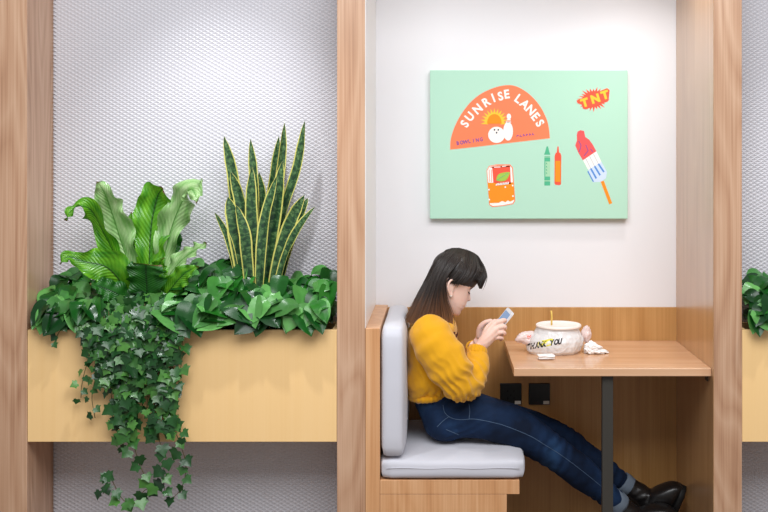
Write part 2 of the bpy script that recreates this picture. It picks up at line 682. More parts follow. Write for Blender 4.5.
for i, ch in enumerate('BOWLING'):
    p.char(ch, 114 + i * 25, 436 - i * 4, 25, R_(9), 'p_purple', 2, 0.03, 0.85)
for i in range(6):      # second small word: brush marks too faint to read
    x, y = 497 + i * 20, 391 - i * 2.6
    p.stroke((x - 6, y + 7), (x - 2, y - 8), 4, 'p_purple', 2)
    p.stroke((x - 2, y + (3 if i % 2 else -6)), (x + 7, y + (5 if i % 3 else -4)), 4, 'p_purple', 3)
p.done('painted_fan', 'coral painted fan lettered SUNRISE LANES with sun, ball and bowling pin')

p = Print(470, 140, 6.24)
p.poly([(103, 190), (118, 162), (165, 152), (250, 152), (268, 172), (282, 380), (270, 400), (205, 412), (140, 419), (120, 405)], 'p_coral', 0)
p.poly([(107, 192), (121, 166), (167, 157), (247, 157), (262, 175), (276, 378), (266, 395), (205, 407), (144, 413), (124, 402)], 'p_white', 1)
p.poly([(138, 168), (250, 160), (255, 275), (146, 268)], 'p_ruby', 2)
p.poly([(122, 170), (168, 158), (246, 158), (250, 166), (140, 174)], 'p_coral', 2)
p.poly([(110, 266), (190, 268), (272, 264), (276, 372), (250, 384), (236, 376), (222, 388), (200, 380), (180, 392), (122, 394)], 'p_orange', 2)
p.poly([(163, 252), (170, 225), (190, 208), (246, 200), (240, 228), (222, 252), (190, 258)], 'p_leaf', 4, 28)
p.stroke((168, 250), (238, 206), 3, 'p_green', 5)
for i in range(8):
    p.stroke((165 + i * 10, 284 - i * 1.3), (171 + i * 10, 270 - i * 1.3), 6, 'p_white', 4)
    p.stroke((160 + i * 10, 281 - i), (172 + i * 10, 279 - i), 6, 'p_white', 5)
p.stroke((216, 296), (224, 292), 9, 'p_white', 4)
p.stroke((150, 170), (190, 168), 5, 'p_white', 4)
p.stroke((200, 166), (225, 162), 5, 'p_white', 4)
p.stroke((120, 185), (122, 260), 3, 'p_coral', 3)
p.stroke((134, 185), (135, 262), 3, 'p_coral', 3)
for x, y in ((118, 310), (120, 372), (268, 350), (266, 284)):
    p.ell(x, y, 5, 6, 'p_white', 4)
p.done('painted_can', 'orange painted drink can with a green leaf')

p = Print(470, 140, 6.24)
p.poly([(462, 92), (470, 70), (478, 40), (487, 40), (494, 70), (501, 92)], 'p_green', 0)
p.poly([(464, 100), (500, 100), (500, 284), (464, 284)], 'p_canvasgreen' if 'p_canvasgreen' in M else 'p_green', 0)
flatmat('p_mint', rgb(168, 214, 176))
p.poly([(470, 134), (500, 134), (500, 228), (470, 228)], 'p_mint', 1)
p.stroke((464, 106), (500, 106), 5, 'p_mint', 1)
p.stroke((464, 255), (500, 255), 6, 'p_mint', 1)
for i in range(4):
    p.stroke((476, 142 + i * 20), (480, 152 + i * 20), 5, 'p_green', 2)
p.done('painted_crayon', 'green painted crayon')
p = Print(470, 140, 6.24)
p.poly([(528, 100), (534, 82), (541, 78), (546, 40), (553, 40), (556, 78), (564, 82), (570, 100), (568, 276), (560, 282), (534, 280), (527, 270)], 'p_ruby', 0)
p.poly([(533, 130), (565, 130), (564, 262), (532, 260)], 'p_orange', 1)
p.done('painted_crayon', 'orange painted crayon')

p = Print(560, 75, 3.41)
p.poly([(60, 193), (70, 188), (82, 191), (86, 211), (100, 221), (112, 238), (124, 260), (78, 291), (62, 264), (52, 240), (58, 222), (57, 205)], 'p_red', 0)
p.poly([(78, 290), (124, 260), (141, 296), (96, 323)], 'p_white', 0)
p.poly([(96, 323), (141, 296), (160, 330), (157, 352), (140, 364), (112, 366)], 'p_sky', 0)
for i in range(3):
    x, y = 88 + i * 13, 285 - i * 8
    p.stroke((x, y), (x + 17, y + 34), 2.6, 'p_grey', 1)
    p.stroke((x + 17, y + 34), (x + 36, y + 68 - i * 3), 6, 'p_blue', 1)
p.stroke((95, 328), (114, 364), 4, 'p_blue', 1)
for q in (((64, 225), (72, 240)), ((72, 240), (66, 262)), ((88, 238), (96, 258)), ((96, 258), (82, 276)), ((104, 252), (112, 262))):
    p.stroke(*q, 2.4, 'p_purple', 1)
p.stroke((144, 362), (173, 439), 11, 'p_orange', 1)
p.done('painted_ice_pop', 'red, white and blue painted ice pop on an orange stick')

p = Print(570, 80, 14.62)
rays = []
nr = 26
for i in range(nr):
    t = 2 * PI * i / nr
    for r_, dt in ((1.0, 0), (0.62, PI / nr)):
        tt = t + dt
        q = (0.82 + 0.24 * ((i * 37) % 10) / 10) * r_ if r_ == 1.0 else r_
        x, y = 250 * q * math.cos(tt), 185 * q * math.sin(tt)
        rays.append((345 + x * 0.98 + y * 0.17, 280 + y * 0.98 - x * 0.17))
p.fan(rays, (345, 280), 'p_ruby', 0)
p.poly([(95, 300), (140, 280), (545, 118), (580, 150), (565, 300), (540, 320), (225, 430), (190, 420), (170, 360), (110, 340)], 'p_ruby', 1)
for ch, x, y in (('T', 215, 330), ('N', 370, 272), ('T', 510, 218)):
    p.char(ch, x, y, 128, R_(17), 'p_yellow', 2, 0.06, 1.05)
p.done('painted_starburst', 'small red painted starburst lettered TNT in yellow')

# ------------------------------------------------------------------ things on the table
ZT = 0.7442
YBOWL = 0.325
bc = W(558.5, 352, YBOWL)
bc.z = ZT
M['bowl'] = mat('white_paper_bowl', rgb(250, 247, 246), 0.45, 0.4)
M['lid'] = mat('cream_lid', rgb(248, 236, 228), 0.4, 0.4)


def bagmat(name, col, alpha):
    m = bpy.data.materials.new(name)
    m.use_nodes = True
    nt = m.node_tree
    b = nt.nodes['Principled BSDF']
    b.inputs['Base Color'].default_value = col
    b.inputs['Roughness'].default_value = 0.16
    tr = N(nt, 'ShaderNodeBsdfTranslucent')
    tr.inputs['Color'].default_value = col
    tp = N(nt, 'ShaderNodeBsdfTransparent')
    m1 = N(nt, 'ShaderNodeMixShader')
    m1.inputs[0].default_value = 0.2
    m2 = N(nt, 'ShaderNodeMixShader')
    m2.inputs[0].default_value = alpha
    L = nt.links
    L.new(b.outputs[0], m1.inputs[1])
    L.new(tr.outputs[0], m1.inputs[2])
    L.new(m1.outputs[0], m2.inputs[2])
    L.new(tp.outputs[0], m2.inputs[1])
    L.new(m2.outputs[0], nt.nodes['Material Output'].inputs['Surface'])
    return m


M['bag'] = bagmat('white_plastic_film', rgb(253, 252, 253), 0.84)
M['bag_pink'] = bagmat('pink_plastic_film', rgb(254, 234, 230), 0.85)
M['ink'] = mat('black_ink', rgb(26, 24, 30), 0.5, 0.3)
M['bag_yellow'] = mat('yellow_print', rgb(226, 216, 70), 0.5, 0.3)
M['heart'] = mat('red_print', rgb(236, 84, 52), 0.5, 0.3)
M['straw'] = mat('yellow_straw', rgb(228, 190, 92), 0.4, 0.4)
M['tissue'] = mat('white_tissue', rgb(246, 242, 240), 0.9, 0.1)

t = thing('takeout_bowl', bc, 'round white takeout bowl with a cream lid inside the plastic bag', 'bowl')
bm = bmesh.new()
lathe(bm, bc, [(0.050, 0.001), (0.055, 0.003), (0.063, 0.03), (0.067, 0.06), (0.069, 0.089), (0.078, 0.090), (0.078, 0.0915), (0.0665, 0.0915), (0.064, 0.06), (0.060, 0.03), (0.052, 0.006)], 48)
build('bowl', bm, M['bowl'], t)
bm = bmesh.new()
lathe(bm, bc, [(0.0765, 0.0920), (0.0815, 0.0930), (0.0825, 0.0965), (0.0815, 0.1010), (0.079, 0.1030), (0.074, 0.1025), (0.070, 0.1000), (0.03, 0.0998), (0.002, 0.0996)], 56)
build('lid', bm, M['lid'], t)
sp = W(551.5, 322, YBOWL - 0.01)
sp.z = ZT + 0.100
s = None
bm = bmesh.new()
tube(bm, [sp + Vector((0, 0, -0.0)), sp + Vector((0.001, 0, 0.034)), sp + Vector((-0.001, 0, 0.052))], [0.0032] * 3, 10)
s = build('straw', bm, M['straw'])
tag(s, 'short yellow straw standing up from the bowl lid', 'straw')

bag = thing('plastic_bag', bc + Vector((0, 0, 0)), 'crumpled white plastic bag printed THANK YOU, pulled down around the bowl', 'bag')


def bag_r(th, z):
    c, s_ = math.cos(th), math.sin(th)
    zz = [(0.0, 0.066), (0.010, 0.078), (0.030, 0.087), (0.048, 0.0885), (0.062, 0.084), (0.074, 0.0765), (0.083, 0.0735), (0.09, 0.0735)]
    for (z0, r0), (z1, r1) in zip(zz[:-1], zz[1:]):
        if z <= z1:
            r = r0 + (r1 - r0) * (z - z0) / (z1 - z0)
            break
    low = max(0.0, 1 - z / 0.085)
    left = max(0.0, math.cos(th - R_(188))) ** 3
    front = max(0.0, math.cos(th - R_(225))) ** 4
    r += left * (0.030 * low + 0.008) + front * 0.006 * low
    q = Vector((c * 2.0, s_ * 2.0, z * 20))
    fade = min(1.0, (0.09 - z) / 0.025 + 0.1)
    r += fade * (0.003 * noise.noise(q) + 0.007 * abs(noise.noise(q * 1.6)) + 0.0030 * abs(noise.noise(q * 3.4 + Vector((7, 0, 0)))))
    return max(r, 0.0585 + 0.0125 * min(1, z / 0.08) if z > 0.004 else 0.056)


bm = bmesh.new()
nth, nz = 200, 48
rows = []
for j in range(nz + 1):
    z = min(0.09, 0.09 * j / nz)
    rows.append([bm.verts.new(bc + Vector((bag_r(2 * PI * i / nth, z) * math.cos(2 * PI * i / nth), bag_r(2 * PI * i / nth, z) * math.sin(2 * PI * i / nth), z + 0.0008))) for i in range(nth)])
for a_, b_ in zip(rows[:-1], rows[1:]):
    for i in range(nth):
        bm.faces.new((a_[i], a_[(i + 1) % nth], b_[(i + 1) % nth], b_[i]))
bag_body = build('bag_body', bm, M['bag'], bag)
me = bag_body.data
bagbvh = BVHTree.FromPolygons([v.co for v in me.vertices], [tuple(q.vertices) for q in me.polygons])


def crumple(name, c, dims, m, parent, seed, amp=0.35, sub=4, cut=None):
    bm = bmesh.new()
    bmesh.ops.create_icosphere(bm, subdivisions=sub, radius=1)
    for v in bm.verts:
        q = v.co * 1.4 + Vector((seed, seed * 2, 0))
        r = 1 + amp * noise.noise(q) + amp * 0.8 * abs(noise.noise(q * 2.2)) - amp * 0.5 * abs(noise.noise(q * 4.1))
        p_ = v.co * r
        v.co = Vector(c) + Vector((p_.x * dims[0], p_.y * dims[1], p_.z * dims[2]))
        if cut is not None and v.co.z < cut:
            v.co.z = cut + 0.0005 * (v.co.z - cut)
    return build(name, bm, m, parent)


hl = W(526, 338, YBOWL - 0.01)
h1 = crumple('bag_handle', (hl.x, hl.y, hl.z), (0.034, 0.022, 0.021), M['bag_pink'], bag, 3.1, 0.5)
h1['label'] = 'pinkish bag handle bunched on the left with a red heart'
hr = W(586, 334, YBOWL)
h2 = crumple('bag_handle', (hr.x, hr.y, hr.z), (0.016, 0.018, 0.023), M['bag_pink'], bag, 8.3, 0.5)


def on_surface(bvh, px, py, y, off=0.0012):
    """point where the line of sight through a photo position meets the surface of a thing"""
    cam = Vector((0, -D, EYE))
    d = (W(px, py, y) - cam).normalized()
    h = bvh.ray_cast(cam, d)
    if h[0] is None:
        return W(px, py, y)
    return h[0] - d * off


def bvh_of(o):
    return BVHTree.FromPolygons([v.co for v in o.data.vertices], [tuple(q.vertices) for q in o.data.polygons])


# lettering on the bag
bm = bmesh.new()
word = 'THANK YOU'
for i, ch in enumerate(word):
    if ch == ' ':
        continue
    vs, fs = text_polys(ch, 0.25, 0.05)
    cx, cy = 528.6 + i * 3.95, 346.6 - i * 0.66
    V = [bm.verts.new(on_surface(bagbvh, cx + 5.6 * u * 0.76, cy - 5.9 * v - 0.9 * u, YBOWL - 0.09)) for u, v in vs]
    for f in fs:
        try:
            bm.faces.new([V[j] for j in f])
        except ValueError:
            pass
build('lettering', bm, M['ink'], bag, smooth=False)
bm = bmesh.new()
outl = [(537.5, 346.2), (539, 341.5), (545, 340), (552, 338.5), (553.5, 341), (551, 345), (545, 346.6)]
outl = spline(outl + [outl[0]], 24)[:-1]
cen = bm.verts.new(on_surface(bagbvh, 545.5, 343, YBOWL - 0.09, 0.0006))
V = [bm.verts.new(on_surface(bagbvh, x, y, YBOWL - 0.09, 0.0006)) for x, y in outl]
for i in range(len(V)):
    bm.faces.new((V[i], V[(i + 1) % len(V)], cen))
build('yellow_print', bm, M['bag_yellow'], bag, smooth=False)
hb = bvh_of(h1)
bm = bmesh.new()
hp = []
for i in range(24):
    tt = 2 * PI * i / 24
    x = 16 * math.sin(tt) ** 3
    y = 13 * math.cos(tt) - 5 * math.cos(2 * tt) - 2 * math.cos(3 * tt) - math.cos(4 * tt)
    hp.append(on_surface(hb, 529 + x * 0.13 + y * 0.03, 337 - y * 0.15, YBOWL - 0.03, 0.001))
cen = bm.verts.new(on_surface(hb, 529, 337, YBOWL - 0.03, 0.001))
V = [bm.verts.new(q) for q in hp]
for i in range(24):
    bm.faces.new((V[i], V[(i + 1) % 24], cen))
build('heart_print', bm, M['heart'], bag, smooth=False)

# folded paper napkin in front of the bag and crumpled tissue to its right
c = W(546, 350, 0.19)
bm = bmesh.new()
for kx, (dx, rz, zz) in enumerate(((0, 0.1, 0.0), (0.003, -0.12, 0.0045), (-0.002, 0.2, 0.009))):
    g = bmesh.new()
    box(g, -0.028, 0.028, -0.016, 0.016, 0, 0.004, bev=0.0012)
    for v in g.verts:
        v.co.z += 0.003 * noise.noise(v.co * 60 + Vector((kx, 0, 0))) + 0.004 * max(0, v.co.x * 30) ** 2 * 0.5
        v.co = Matrix.Rotation(rz, 3, 'Z') @ v.co + Vector((c.x + dx, 0.185, ZT + 0.0032 + zz))
    tmp = bpy.data.meshes.new('x')
    g.to_mesh(tmp)
    g.free()
    bm.from_mesh(tmp)
    bpy.data.meshes.remove(tmp)
n1 = build('paper_napkin', bm, M['tissue'])
tag(n1, 'small folded white napkin lying in front of the plastic bag', 'napkin')
c = W(593, 349, 0.30)
bm = bmesh.new()
bmesh.ops.create_icosphere(bm, subdivisions=5, radius=1)
for v in bm.verts:
    q = v.co * 1.3 + Vector((21, 5, 2))
    r = 1 + 0.45 * noise.noise(q) + 0.4 * abs(noise.noise(q * 2.4)) - 0.25 * abs(noise.noise(q * 5))
    x, y, z = v.co * r
    tail = max(0, x - 0.2)
    v.co = Vector((c.x - 0.006 + x * 0.026 + tail * 0.028, 0.30 + y * 0.026, max(ZT + 0.0004, ZT + 0.019 + z * 0.021 * (1 - 0.55 * min(1, tail)) - 0.012 * min(1, tail))))
n2 = build('crumpled_tissue', bm, M['tissue'])
tag(n2, 'crumpled white tissue on the table to the right of the bag', 'tissue')

# ------------------------------------------------------------------ seated woman
YC0 = 0.28
M['skin'] = mat('skin', rgb(242, 205, 190), 0.5, 0.35)
M['skin'].node_tree.nodes['Principled BSDF'].inputs['Subsurface Weight'].default_value = 0.12
M['skin'].node_tree.nodes['Principled BSDF'].inputs['Subsurface Radius'].default_value = (0.02, 0.008, 0.005)
M['lips'] = mat('lips', rgb(206, 128, 122), 0.45, 0.4)
M['eye_dark'] = mat('lashes', rgb(40, 30, 28), 0.5, 0.3)
M['sweater'] = mat('mustard_knit', rgb(222, 160, 26), 0.9, 0.15, bump=(420, 0.35, 0.0015), sheen=0.25)
M['denim_seam'] = mat('denim_seam', rgb(84, 104, 130), 0.8, 0.1)
M['cuff'] = mat('denim_reverse', rgb(108, 120, 134), 0.85, 0.1, bump=(500, 0.3, 0.001))
M['boot'] = mat('black_leather', rgb(24, 22, 22), 0.32, 0.5, bump=(60, 0.1, 0.002))
M['sole'] = mat('black_rubber', rgb(16, 15, 15), 0.6, 0.3)
M['print_dark'] = mat('maroon_print', rgb(92, 40, 44), 0.8, 0.1)
M['phone_body'] = mat('white_phone', rgb(232, 234, 240), 0.25, 0.5)


def denim():
    m = bpy.data.materials.new('dark_blue_denim')
    m.use_nodes = True
    nt = m.node_tree
    L = nt.links
    b = nt.nodes['Principled BSDF']
    tc = N(nt, 'ShaderNodeTexCoord')
    n1 = N(nt, 'ShaderNodeTexNoise')
    n1.inputs['Scale'].default_value = 9
    n1.inputs['Detail'].default_value = 4
    L.new(tc.outputs['Object'], n1.inputs['Vector'])
    r = ramp(nt, [(0.3, rgb(12, 24, 44)), (0.6, rgb(22, 43, 74)), (0.85, rgb(44, 76, 114))])
    L.new(n1.outputs['Fac'], r.inputs['Fac'])
    L.new(r.outputs['Color'], b.inputs['Base Color'])
    b.inputs['Roughness'].default_value = 0.85
    b.inputs['Specular IOR Level'].default_value = 0.2
    n2 = N(nt, 'ShaderNodeTexNoise')
    n2.inputs['Scale'].default_value = 500
    L.new(tc.outputs['Object'], n2.inputs['Vector'])
    bp = N(nt, 'ShaderNodeBump')
    bp.inputs['Strength'].default_value = 0.3
    bp.inputs['Distance'].default_value = 0.001
    L.new(n2.outputs['Fac'], bp.inputs['Height'])
    L.new(bp.outputs['Normal'], b.inputs['Normal'])
    return m


def hairmat():
    m = bpy.data.materials.new('dark_brown_hair')
    m.use_nodes = True
    nt = m.node_tree
    L = nt.links
    b = nt.nodes['Principled BSDF']
    tc = N(nt, 'ShaderNodeTexCoord')
    sx = N(nt, 'ShaderNodeSeparateXYZ')
    L.new(tc.outputs['Object'], sx.inputs[0])
    z0 = W(440, 324, YC0).z
    z1 = W(440, 280, YC0).z
    mr = N(nt, 'ShaderNodeMapRange')
    mr.inputs['From Min'].default_value = z0
    mr.inputs['From Max'].default_value = z1
    L.new(sx.outputs['Z'], mr.inputs['Value'])
    g = N(nt, 'ShaderNodeNewGeometry')
    ad = N(nt, 'ShaderNodeMath', operation='MULTIPLY_ADD')
    ad.inputs[1].default_value = 0.3
    L.new(g.outputs['Random Per Island'], ad.inputs[0])
    L.new(mr.outputs[0], ad.inputs[2])
    r = ramp(nt, [(0.1, rgb(150, 106, 72)), (0.48, rgb(96, 64, 44)), (0.92, rgb(44, 33, 28)), (1.0, rgb(38, 30, 27))])
    L.new(ad.outputs[0], r.inputs['Fac'])
    L.new(r.outputs['Color'], b.inputs['Base Color'])
    b.inputs['Roughness'].default_value = 0.42
    b.inputs['Specular IOR Level'].default_value = 0.45
    return m


M['denim'] = denim()
M['hair'] = hairmat()

# head frame: forward / lateral (towards the photo's viewer) / up, pitched down to look at the phone
PITCH = R_(25)
YAW = R_(14)          # face turned a little towards the wall
fv = Vector((math.cos(PITCH) * math.cos(YAW), math.cos(PITCH) * math.sin(YAW), -math.sin(PITCH)))
uv = Vector((math.sin(PITCH) * math.cos(YAW), math.sin(PITCH) * math.sin(YAW), math.cos(PITCH)))
lv = Vector((math.sin(YAW), -math.cos(YAW), 0))
EAR = W(447.2, 286.0, YC0)
HS = 0.88


def H(f, l, u):
    return EAR + (fv * f + lv * l + uv * u) * HS


def to_head(p):
    d = (Vector(p) - EAR) / HS
    return d.dot(fv), d.dot(lv), d.dot(uv)


def interp(tab, x):
    if x <= tab[0][0]:
        return tab[0][1]
    for (a, b), (c, d) in zip(tab[:-1], tab[1:]):
        if x <= c:
            t = (x - a) / (c - a)
            return b + (d - b) * t
    return tab[-1][1]


FT = [(-.100, .070), (-.094, .090), (-.086, .0965), (-.076, .0955), (-.068, .0935), (-.060, .0985), (-.054, .1015), (-.0485, .0985),
      (-.043, .1035), (-.036, .1015), (-.026, .100), (-.012, .098), (.005, .096), (.022, .0935), (.034, .098), (.045, .102), (.062, .1015),
      (.082, .094), (.100, .080), (.114, .060), (.124, .034), (.129, .010)]
BT = [(-.100, .040), (-.085, .022), (-.07, .0), (-.05, -.035), (-.03, -.065), (0, -.082), (.03, -.090), (.06, -.087), (.09, -.070), (.11, -.045), (.122, -.018), (.129, .004)]
WT = [(-.100, .014), (-.094, .026), (-.085, .035), (-.07, .046), (-.05, .056), (-.03, .062), (0, .068), (.03, .072), (.06, .072), (.09, .061), (.11, .043), (.122, .024), (.129, .005)]
NOSE = [(-.028, 0), (-.022, .006), (-.016, .0175), (-.011, .019), (-.004, .015), (.006, .0095), (.018, .0045), (.028, .001), (.034, 0)]


def head_pieces(bm):
    rings = []
    nu = 66
    for j in range(nu + 1):
        u = -.100 + .229 * j / nu
        f0, b0, w0 = interp(FT, u), interp(BT, u), interp(WT, u)
        c, a = (f0 + b0) / 2, (f0 - b0) / 2
        ring = []
        for k in range(64):
            t = 2 * PI * k / 64
            cs, sn = math.cos(t), math.sin(t)
            pw = 2.25
            x = c + a * math.copysign(abs(cs) ** (2 / pw), cs)
            l = w0 * math.copysign(abs(sn) ** (2 / pw), sn)
            if cs > 0.2:
                n_ = interp(NOSE, u)
                wd = .0095 + .004 * math.exp(-((u + .015) / .008) ** 2)
                x += n_ * math.exp(-(l / wd) ** 2)
                x -= .007 * math.exp(-((abs(l) - .031) / .014) ** 2 - ((u - .022) / .011) ** 2)      # eye sockets
                x += .0045 * math.exp(-((abs(l) - .031) / .011) ** 2 - ((u - .018) / .0065) ** 2)   # lids
                x += .003 * math.exp(-((abs(l) - .04) / .018) ** 2 - ((u + .02) / .018) ** 2)       # cheeks
                x += .002 * math.exp(-((abs(l) - .028) / .016) ** 2 - ((u - .038) / .006) ** 2)     # brow ridge
            ring.append(H(x, l, u))
        rings.append(ring)
    loft(bm, rings)


bm = bmesh.new()
head_pieces(bm)
# ears: shell, rim and lobe
eu = uv * math.cos(R_(18)) - fv * math.sin(R_(18))
ef = fv * math.cos(R_(18)) + uv * math.sin(R_(18))


def EP(e, l, h, sd):
    return H(0, sd * l, 0) + (ef * e + eu * h) * HS


for sd in (1, -1):
    ellipsoid(bm, EP(-.004, .073, .002, sd), ef * .014 + lv * (sd * -.003), lv * .006, eu * .026)
    rim = [(.009, .074, .008), (.011, .077, .022), (.003, .083, .033), (-.009, .089, .034), (-.019, .091, .022), (-.020, .089, .004), (-.013, .083, -.014), (-.003, .077, -.026)]
    q = [EP(e, l, h, sd) for e, l, h in spline(rim, 24)]
    tube(bm, q, [.0044] * 24, 8)
    ellipsoid(bm, EP(-.001, .076, -.026, sd), ef * .008, lv * .005, eu * .009)
    tube(bm, [EP(-.006, .078, .016, sd), EP(-.012, .080, .004, sd), EP(-.004, .078, -.010, sd)], [.003] * 3, 8)
# neck
nk = spline([tuple(H(-.012, 0, -.03)), tuple(H(-.020, 0, -.075)), tuple(W(435, 320, YC0)), tuple(W(430, 336, YC0))], 10)
tube(bm, [Vector(q) for q in nk], [.056, .053, .051, .050, .050, .051, .052, .055, .06, .066], 24)
# torso under the sweater
TOR = [(431, 324, .050, .080), (429, 334, .066, .135), (429, 350, .080, .150), (429, 372, .076, .135), (430.5, 392, .068, .124), (444, 414, .072, .146)]
loft(bm, [ell_ring(W(x, y, YC0), Vector((a, 0, .1 * a)), Vector((0, b, 0)), 32, 2.3) for x, y, a, b in TOR])

# arms
ARM = {'near': [(426, 331, .145), (443, 359, .115), (461, 384, .100), (472, 369, .17), (478, 348, .232)],
       'far': [(428, 331, .415), (444, 360, .45), (460, 382, .455), (469, 364, .40), (475.5, 345, .335)]}
for k_, pts in ARM.items():
    q = spline([tuple(W(*p_)) for p_ in pts], 22)
    rr = [.043 - .0105 * min(1, i / 11) if i < 12 else .032 - .010 * (i - 11) / 10 for i in range(22)]
    tube(bm, [Vector(x) for x in q], rr, 16)


def digit(bm, pts, r0, r1):
    q = [Vector(x) for x in spline([tuple(p_) for p_ in pts], 12)]
    rr = [r0 + (r1 - r0) * i / 11 + .0007 * math.exp(-((i - 5) / 1.2) ** 2) for i in range(12)]
    tube(bm, q, rr, 12)
    d = (q[-1] - q[-2]).normalized()
    a = d.orthogonal().normalized()
    b = d.cross(a)
    ellipsoid(bm, q[-1], a * r1, b * r1, d * r1 * 1.1, 12, 8)


# phone: long axis up and away, screen towards the face
PH_L = Vector((.62, 0, .785)).normalized()
PH_W = Vector((.33, -.93, 0.0))
PH_W = (PH_W - PH_L * PH_W.dot(PH_L)).normalized()
PH_N = PH_W.cross(PH_L).normalized()
if PH_N.x > 0:
    PH_N = -PH_N
PH_C = W(499.0, 325.5, .287)
PL, PW_, PT = .139, .067, .0075


def PH(l, w_, n_):
    return PH_C + PH_L * l + PH_W * w_ + PH_N * n_


# near (right) hand: palm beside the phone's near edge, fingers round its back, thumb across the screen side
wr = W(478, 348, .232)


def palm(bm, wrist, k_in, k_out, thick, yoff):
    pass


kn = {'i': W(494.5, 323.5, .236), 'm': W(496, 328.5, .231), 'r': W(495, 333.5, .231), 'p': W(492.5, 338.8, .235)}
for key, rw in (('i', .0125), ('m', .0135), ('r', .0135), ('p', .012)):
    st = wr + (kn[key] - wr) * 0.02 + Vector((0, 0, {'i': .008, 'm': .003, 'r': -.003, 'p': -.008}[key]))
    q = [Vector(x) for x in spline([tuple(st), tuple((st + kn[key]) / 2 + Vector((0, -.004, 0))), tuple(kn[key])], 9)]
    tube(bm, q, [rw + .0025 * math.sin(PI * i / 8) - .002 * (i / 8) for i in range(9)], 12)
FN = {'i': [kn['i'], W(501, 321, .236), W(505, 320.3, .25), W(504.5, 322, .272)],
      'm': [kn['m'], W(502.5, 326.5, .233), W(505.3, 327.5, .250), W(503.5, 329.5, .275)],
      'r': [kn['r'], W(501.5, 332.3, .233), W(504.6, 333.4, .249), W(502.5, 335, .272)],
      'p': [kn['p'], W(498.8, 337.5, .237), W(502.2, 338.4, .251), W(500.6, 339.6, .269)]}
for key, r0 in (('i', .0088), ('m', .0090), ('r', .0086), ('p', .0076)):
    digit(bm, FN[key], r0, r0 * .78)
digit(bm, [W(483, 338, .240), W(486.5, 329.5, .256), W(490.5, 324.5, .268), W(494.5, 321, .274)], .0105, .0076)
# far (left) hand: mirror of the near one beyond the phone
wf = W(475.5, 345, .335)
kf = {'i': W(493.5, 322.5, .335), 'm': W(495, 327.5, .341), 'r': W(494, 332.5, .341), 'p': W(491.5, 337.8, .337)}
for key, rw in (('i', .0125), ('m', .0135), ('r', .0135), ('p', .012)):
    st = wf + Vector((0, 0, {'i': .008, 'm': .003, 'r': -.003, 'p': -.008}[key]))
    q = [Vector(x) for x in spline([tuple(st), tuple((st + kf[key]) / 2 + Vector((0, .004, 0))), tuple(kf[key])], 9)]
    tube(bm, q, [rw + .0025 * math.sin(PI * i / 8) - .002 * (i / 8) for i in range(9)], 12)
FF = {'i': [kf['i'], W(499.5, 320.5, .336), W(503.5, 320.5, .325), W(503.5, 322.5, .308)],
      'm': [kf['m'], W(501, 326, .341), W(504.5, 327, .330), W(503.5, 328.5, .308)],
      'r': [kf['r'], W(500, 331.6, .341), W(503.5, 332.6, .331), W(502.0, 334, .31)],
      'p': [kf['p'], W(497.4, 336.8, .337), W(500.8, 337.6, .327), W(500, 338.8, .31)]}
for key, r0 in (('i', .0088), ('m', .0090), ('r', .0086), ('p', .0076)):
    digit(bm, FF[key], r0, r0 * .78)
digit(bm, [W(478.5, 337, .325), W(479.5, 328.5, .314), W(484.5, 322.8, .306), W(490.5, 320.8, .303)], .0105, .0080)

# legs under the jeans (continuous with the torso), ankles into the boots
LEG = {'near': [(443, 418, .20, .080), (466, 414.5, .195, .080), (492, 419.5, .19, .0725), (523, 432, .212, .069), (549, 449, .24, .061), (563, 459, .26, .0585), (580, 472, .285, .0585), (603, 491, .315, .045), (620, 505, .335, .038)],
       'far': [(445, 413, .36, .072), (470, 411, .365, .070), (495, 416, .37, .063), (535, 428, .385, .059), (566, 441.5, .398, .053), (580, 452, .403, .050), (597, 464, .41, .048), (616, 478, .418, .039), (629, 487.5, .424, .034)]}
for k_, pts in LEG.items():
    q = spline([tuple(W(x, y, d)) + (r * .88,) for x, y, d, r in pts], 30)
    tube(bm, [Vector(x[:3]) for x in q], [x[3] for x in q], 20)
body = remeshed(bm, 0.0027, 2, 0.35)
# lips get their own colour, everything else is skin
for f in body.faces:
    f_, l_, u_ = to_head(f.calc_center_median())
    if .088 < f_ < .118 and abs(l_) < .021 * (1 - ((u_ + .049) / .016) ** 2 * 0.6) and -.0605 < u_ < -.0385:
        f.material_index = 1

woman = thing('person', W(440, 436, YC0), 'woman in mustard sweater and blue jeans sitting on the bench, looking at a phone', 'person')
# closed lashes, brows: small solid pieces in the body mesh
for sd in (1, -1):
    las = [H(interp(FT, .013) - .004, sd * .019, .012), H(interp(FT, .013) - .0025, sd * .028, .0085), H(interp(FT, .013) - .0085, sd * .038, .010), H(interp(FT, .013) - .018, sd * .046, .014)]
    tube(body, [Vector(q) for q in spline(las, 12)], [.0008] + [.0017] * 10 + [.0008], 6, mi=2)
    br = [H(.0985, sd * .014, .040), H(.098, sd * .026, .0445), H(.090, sd * .038, .0445), H(.078, sd * .05, .039)]
    tube(body, [Vector(q) for q in spline(br, 12)], [.001] + [.0022] * 9 + [.0015, .0008], 6, mi=2)
bo = build('body', body, [M['skin'], M['lips'], M['eye_dark']], woman, recalc=False)

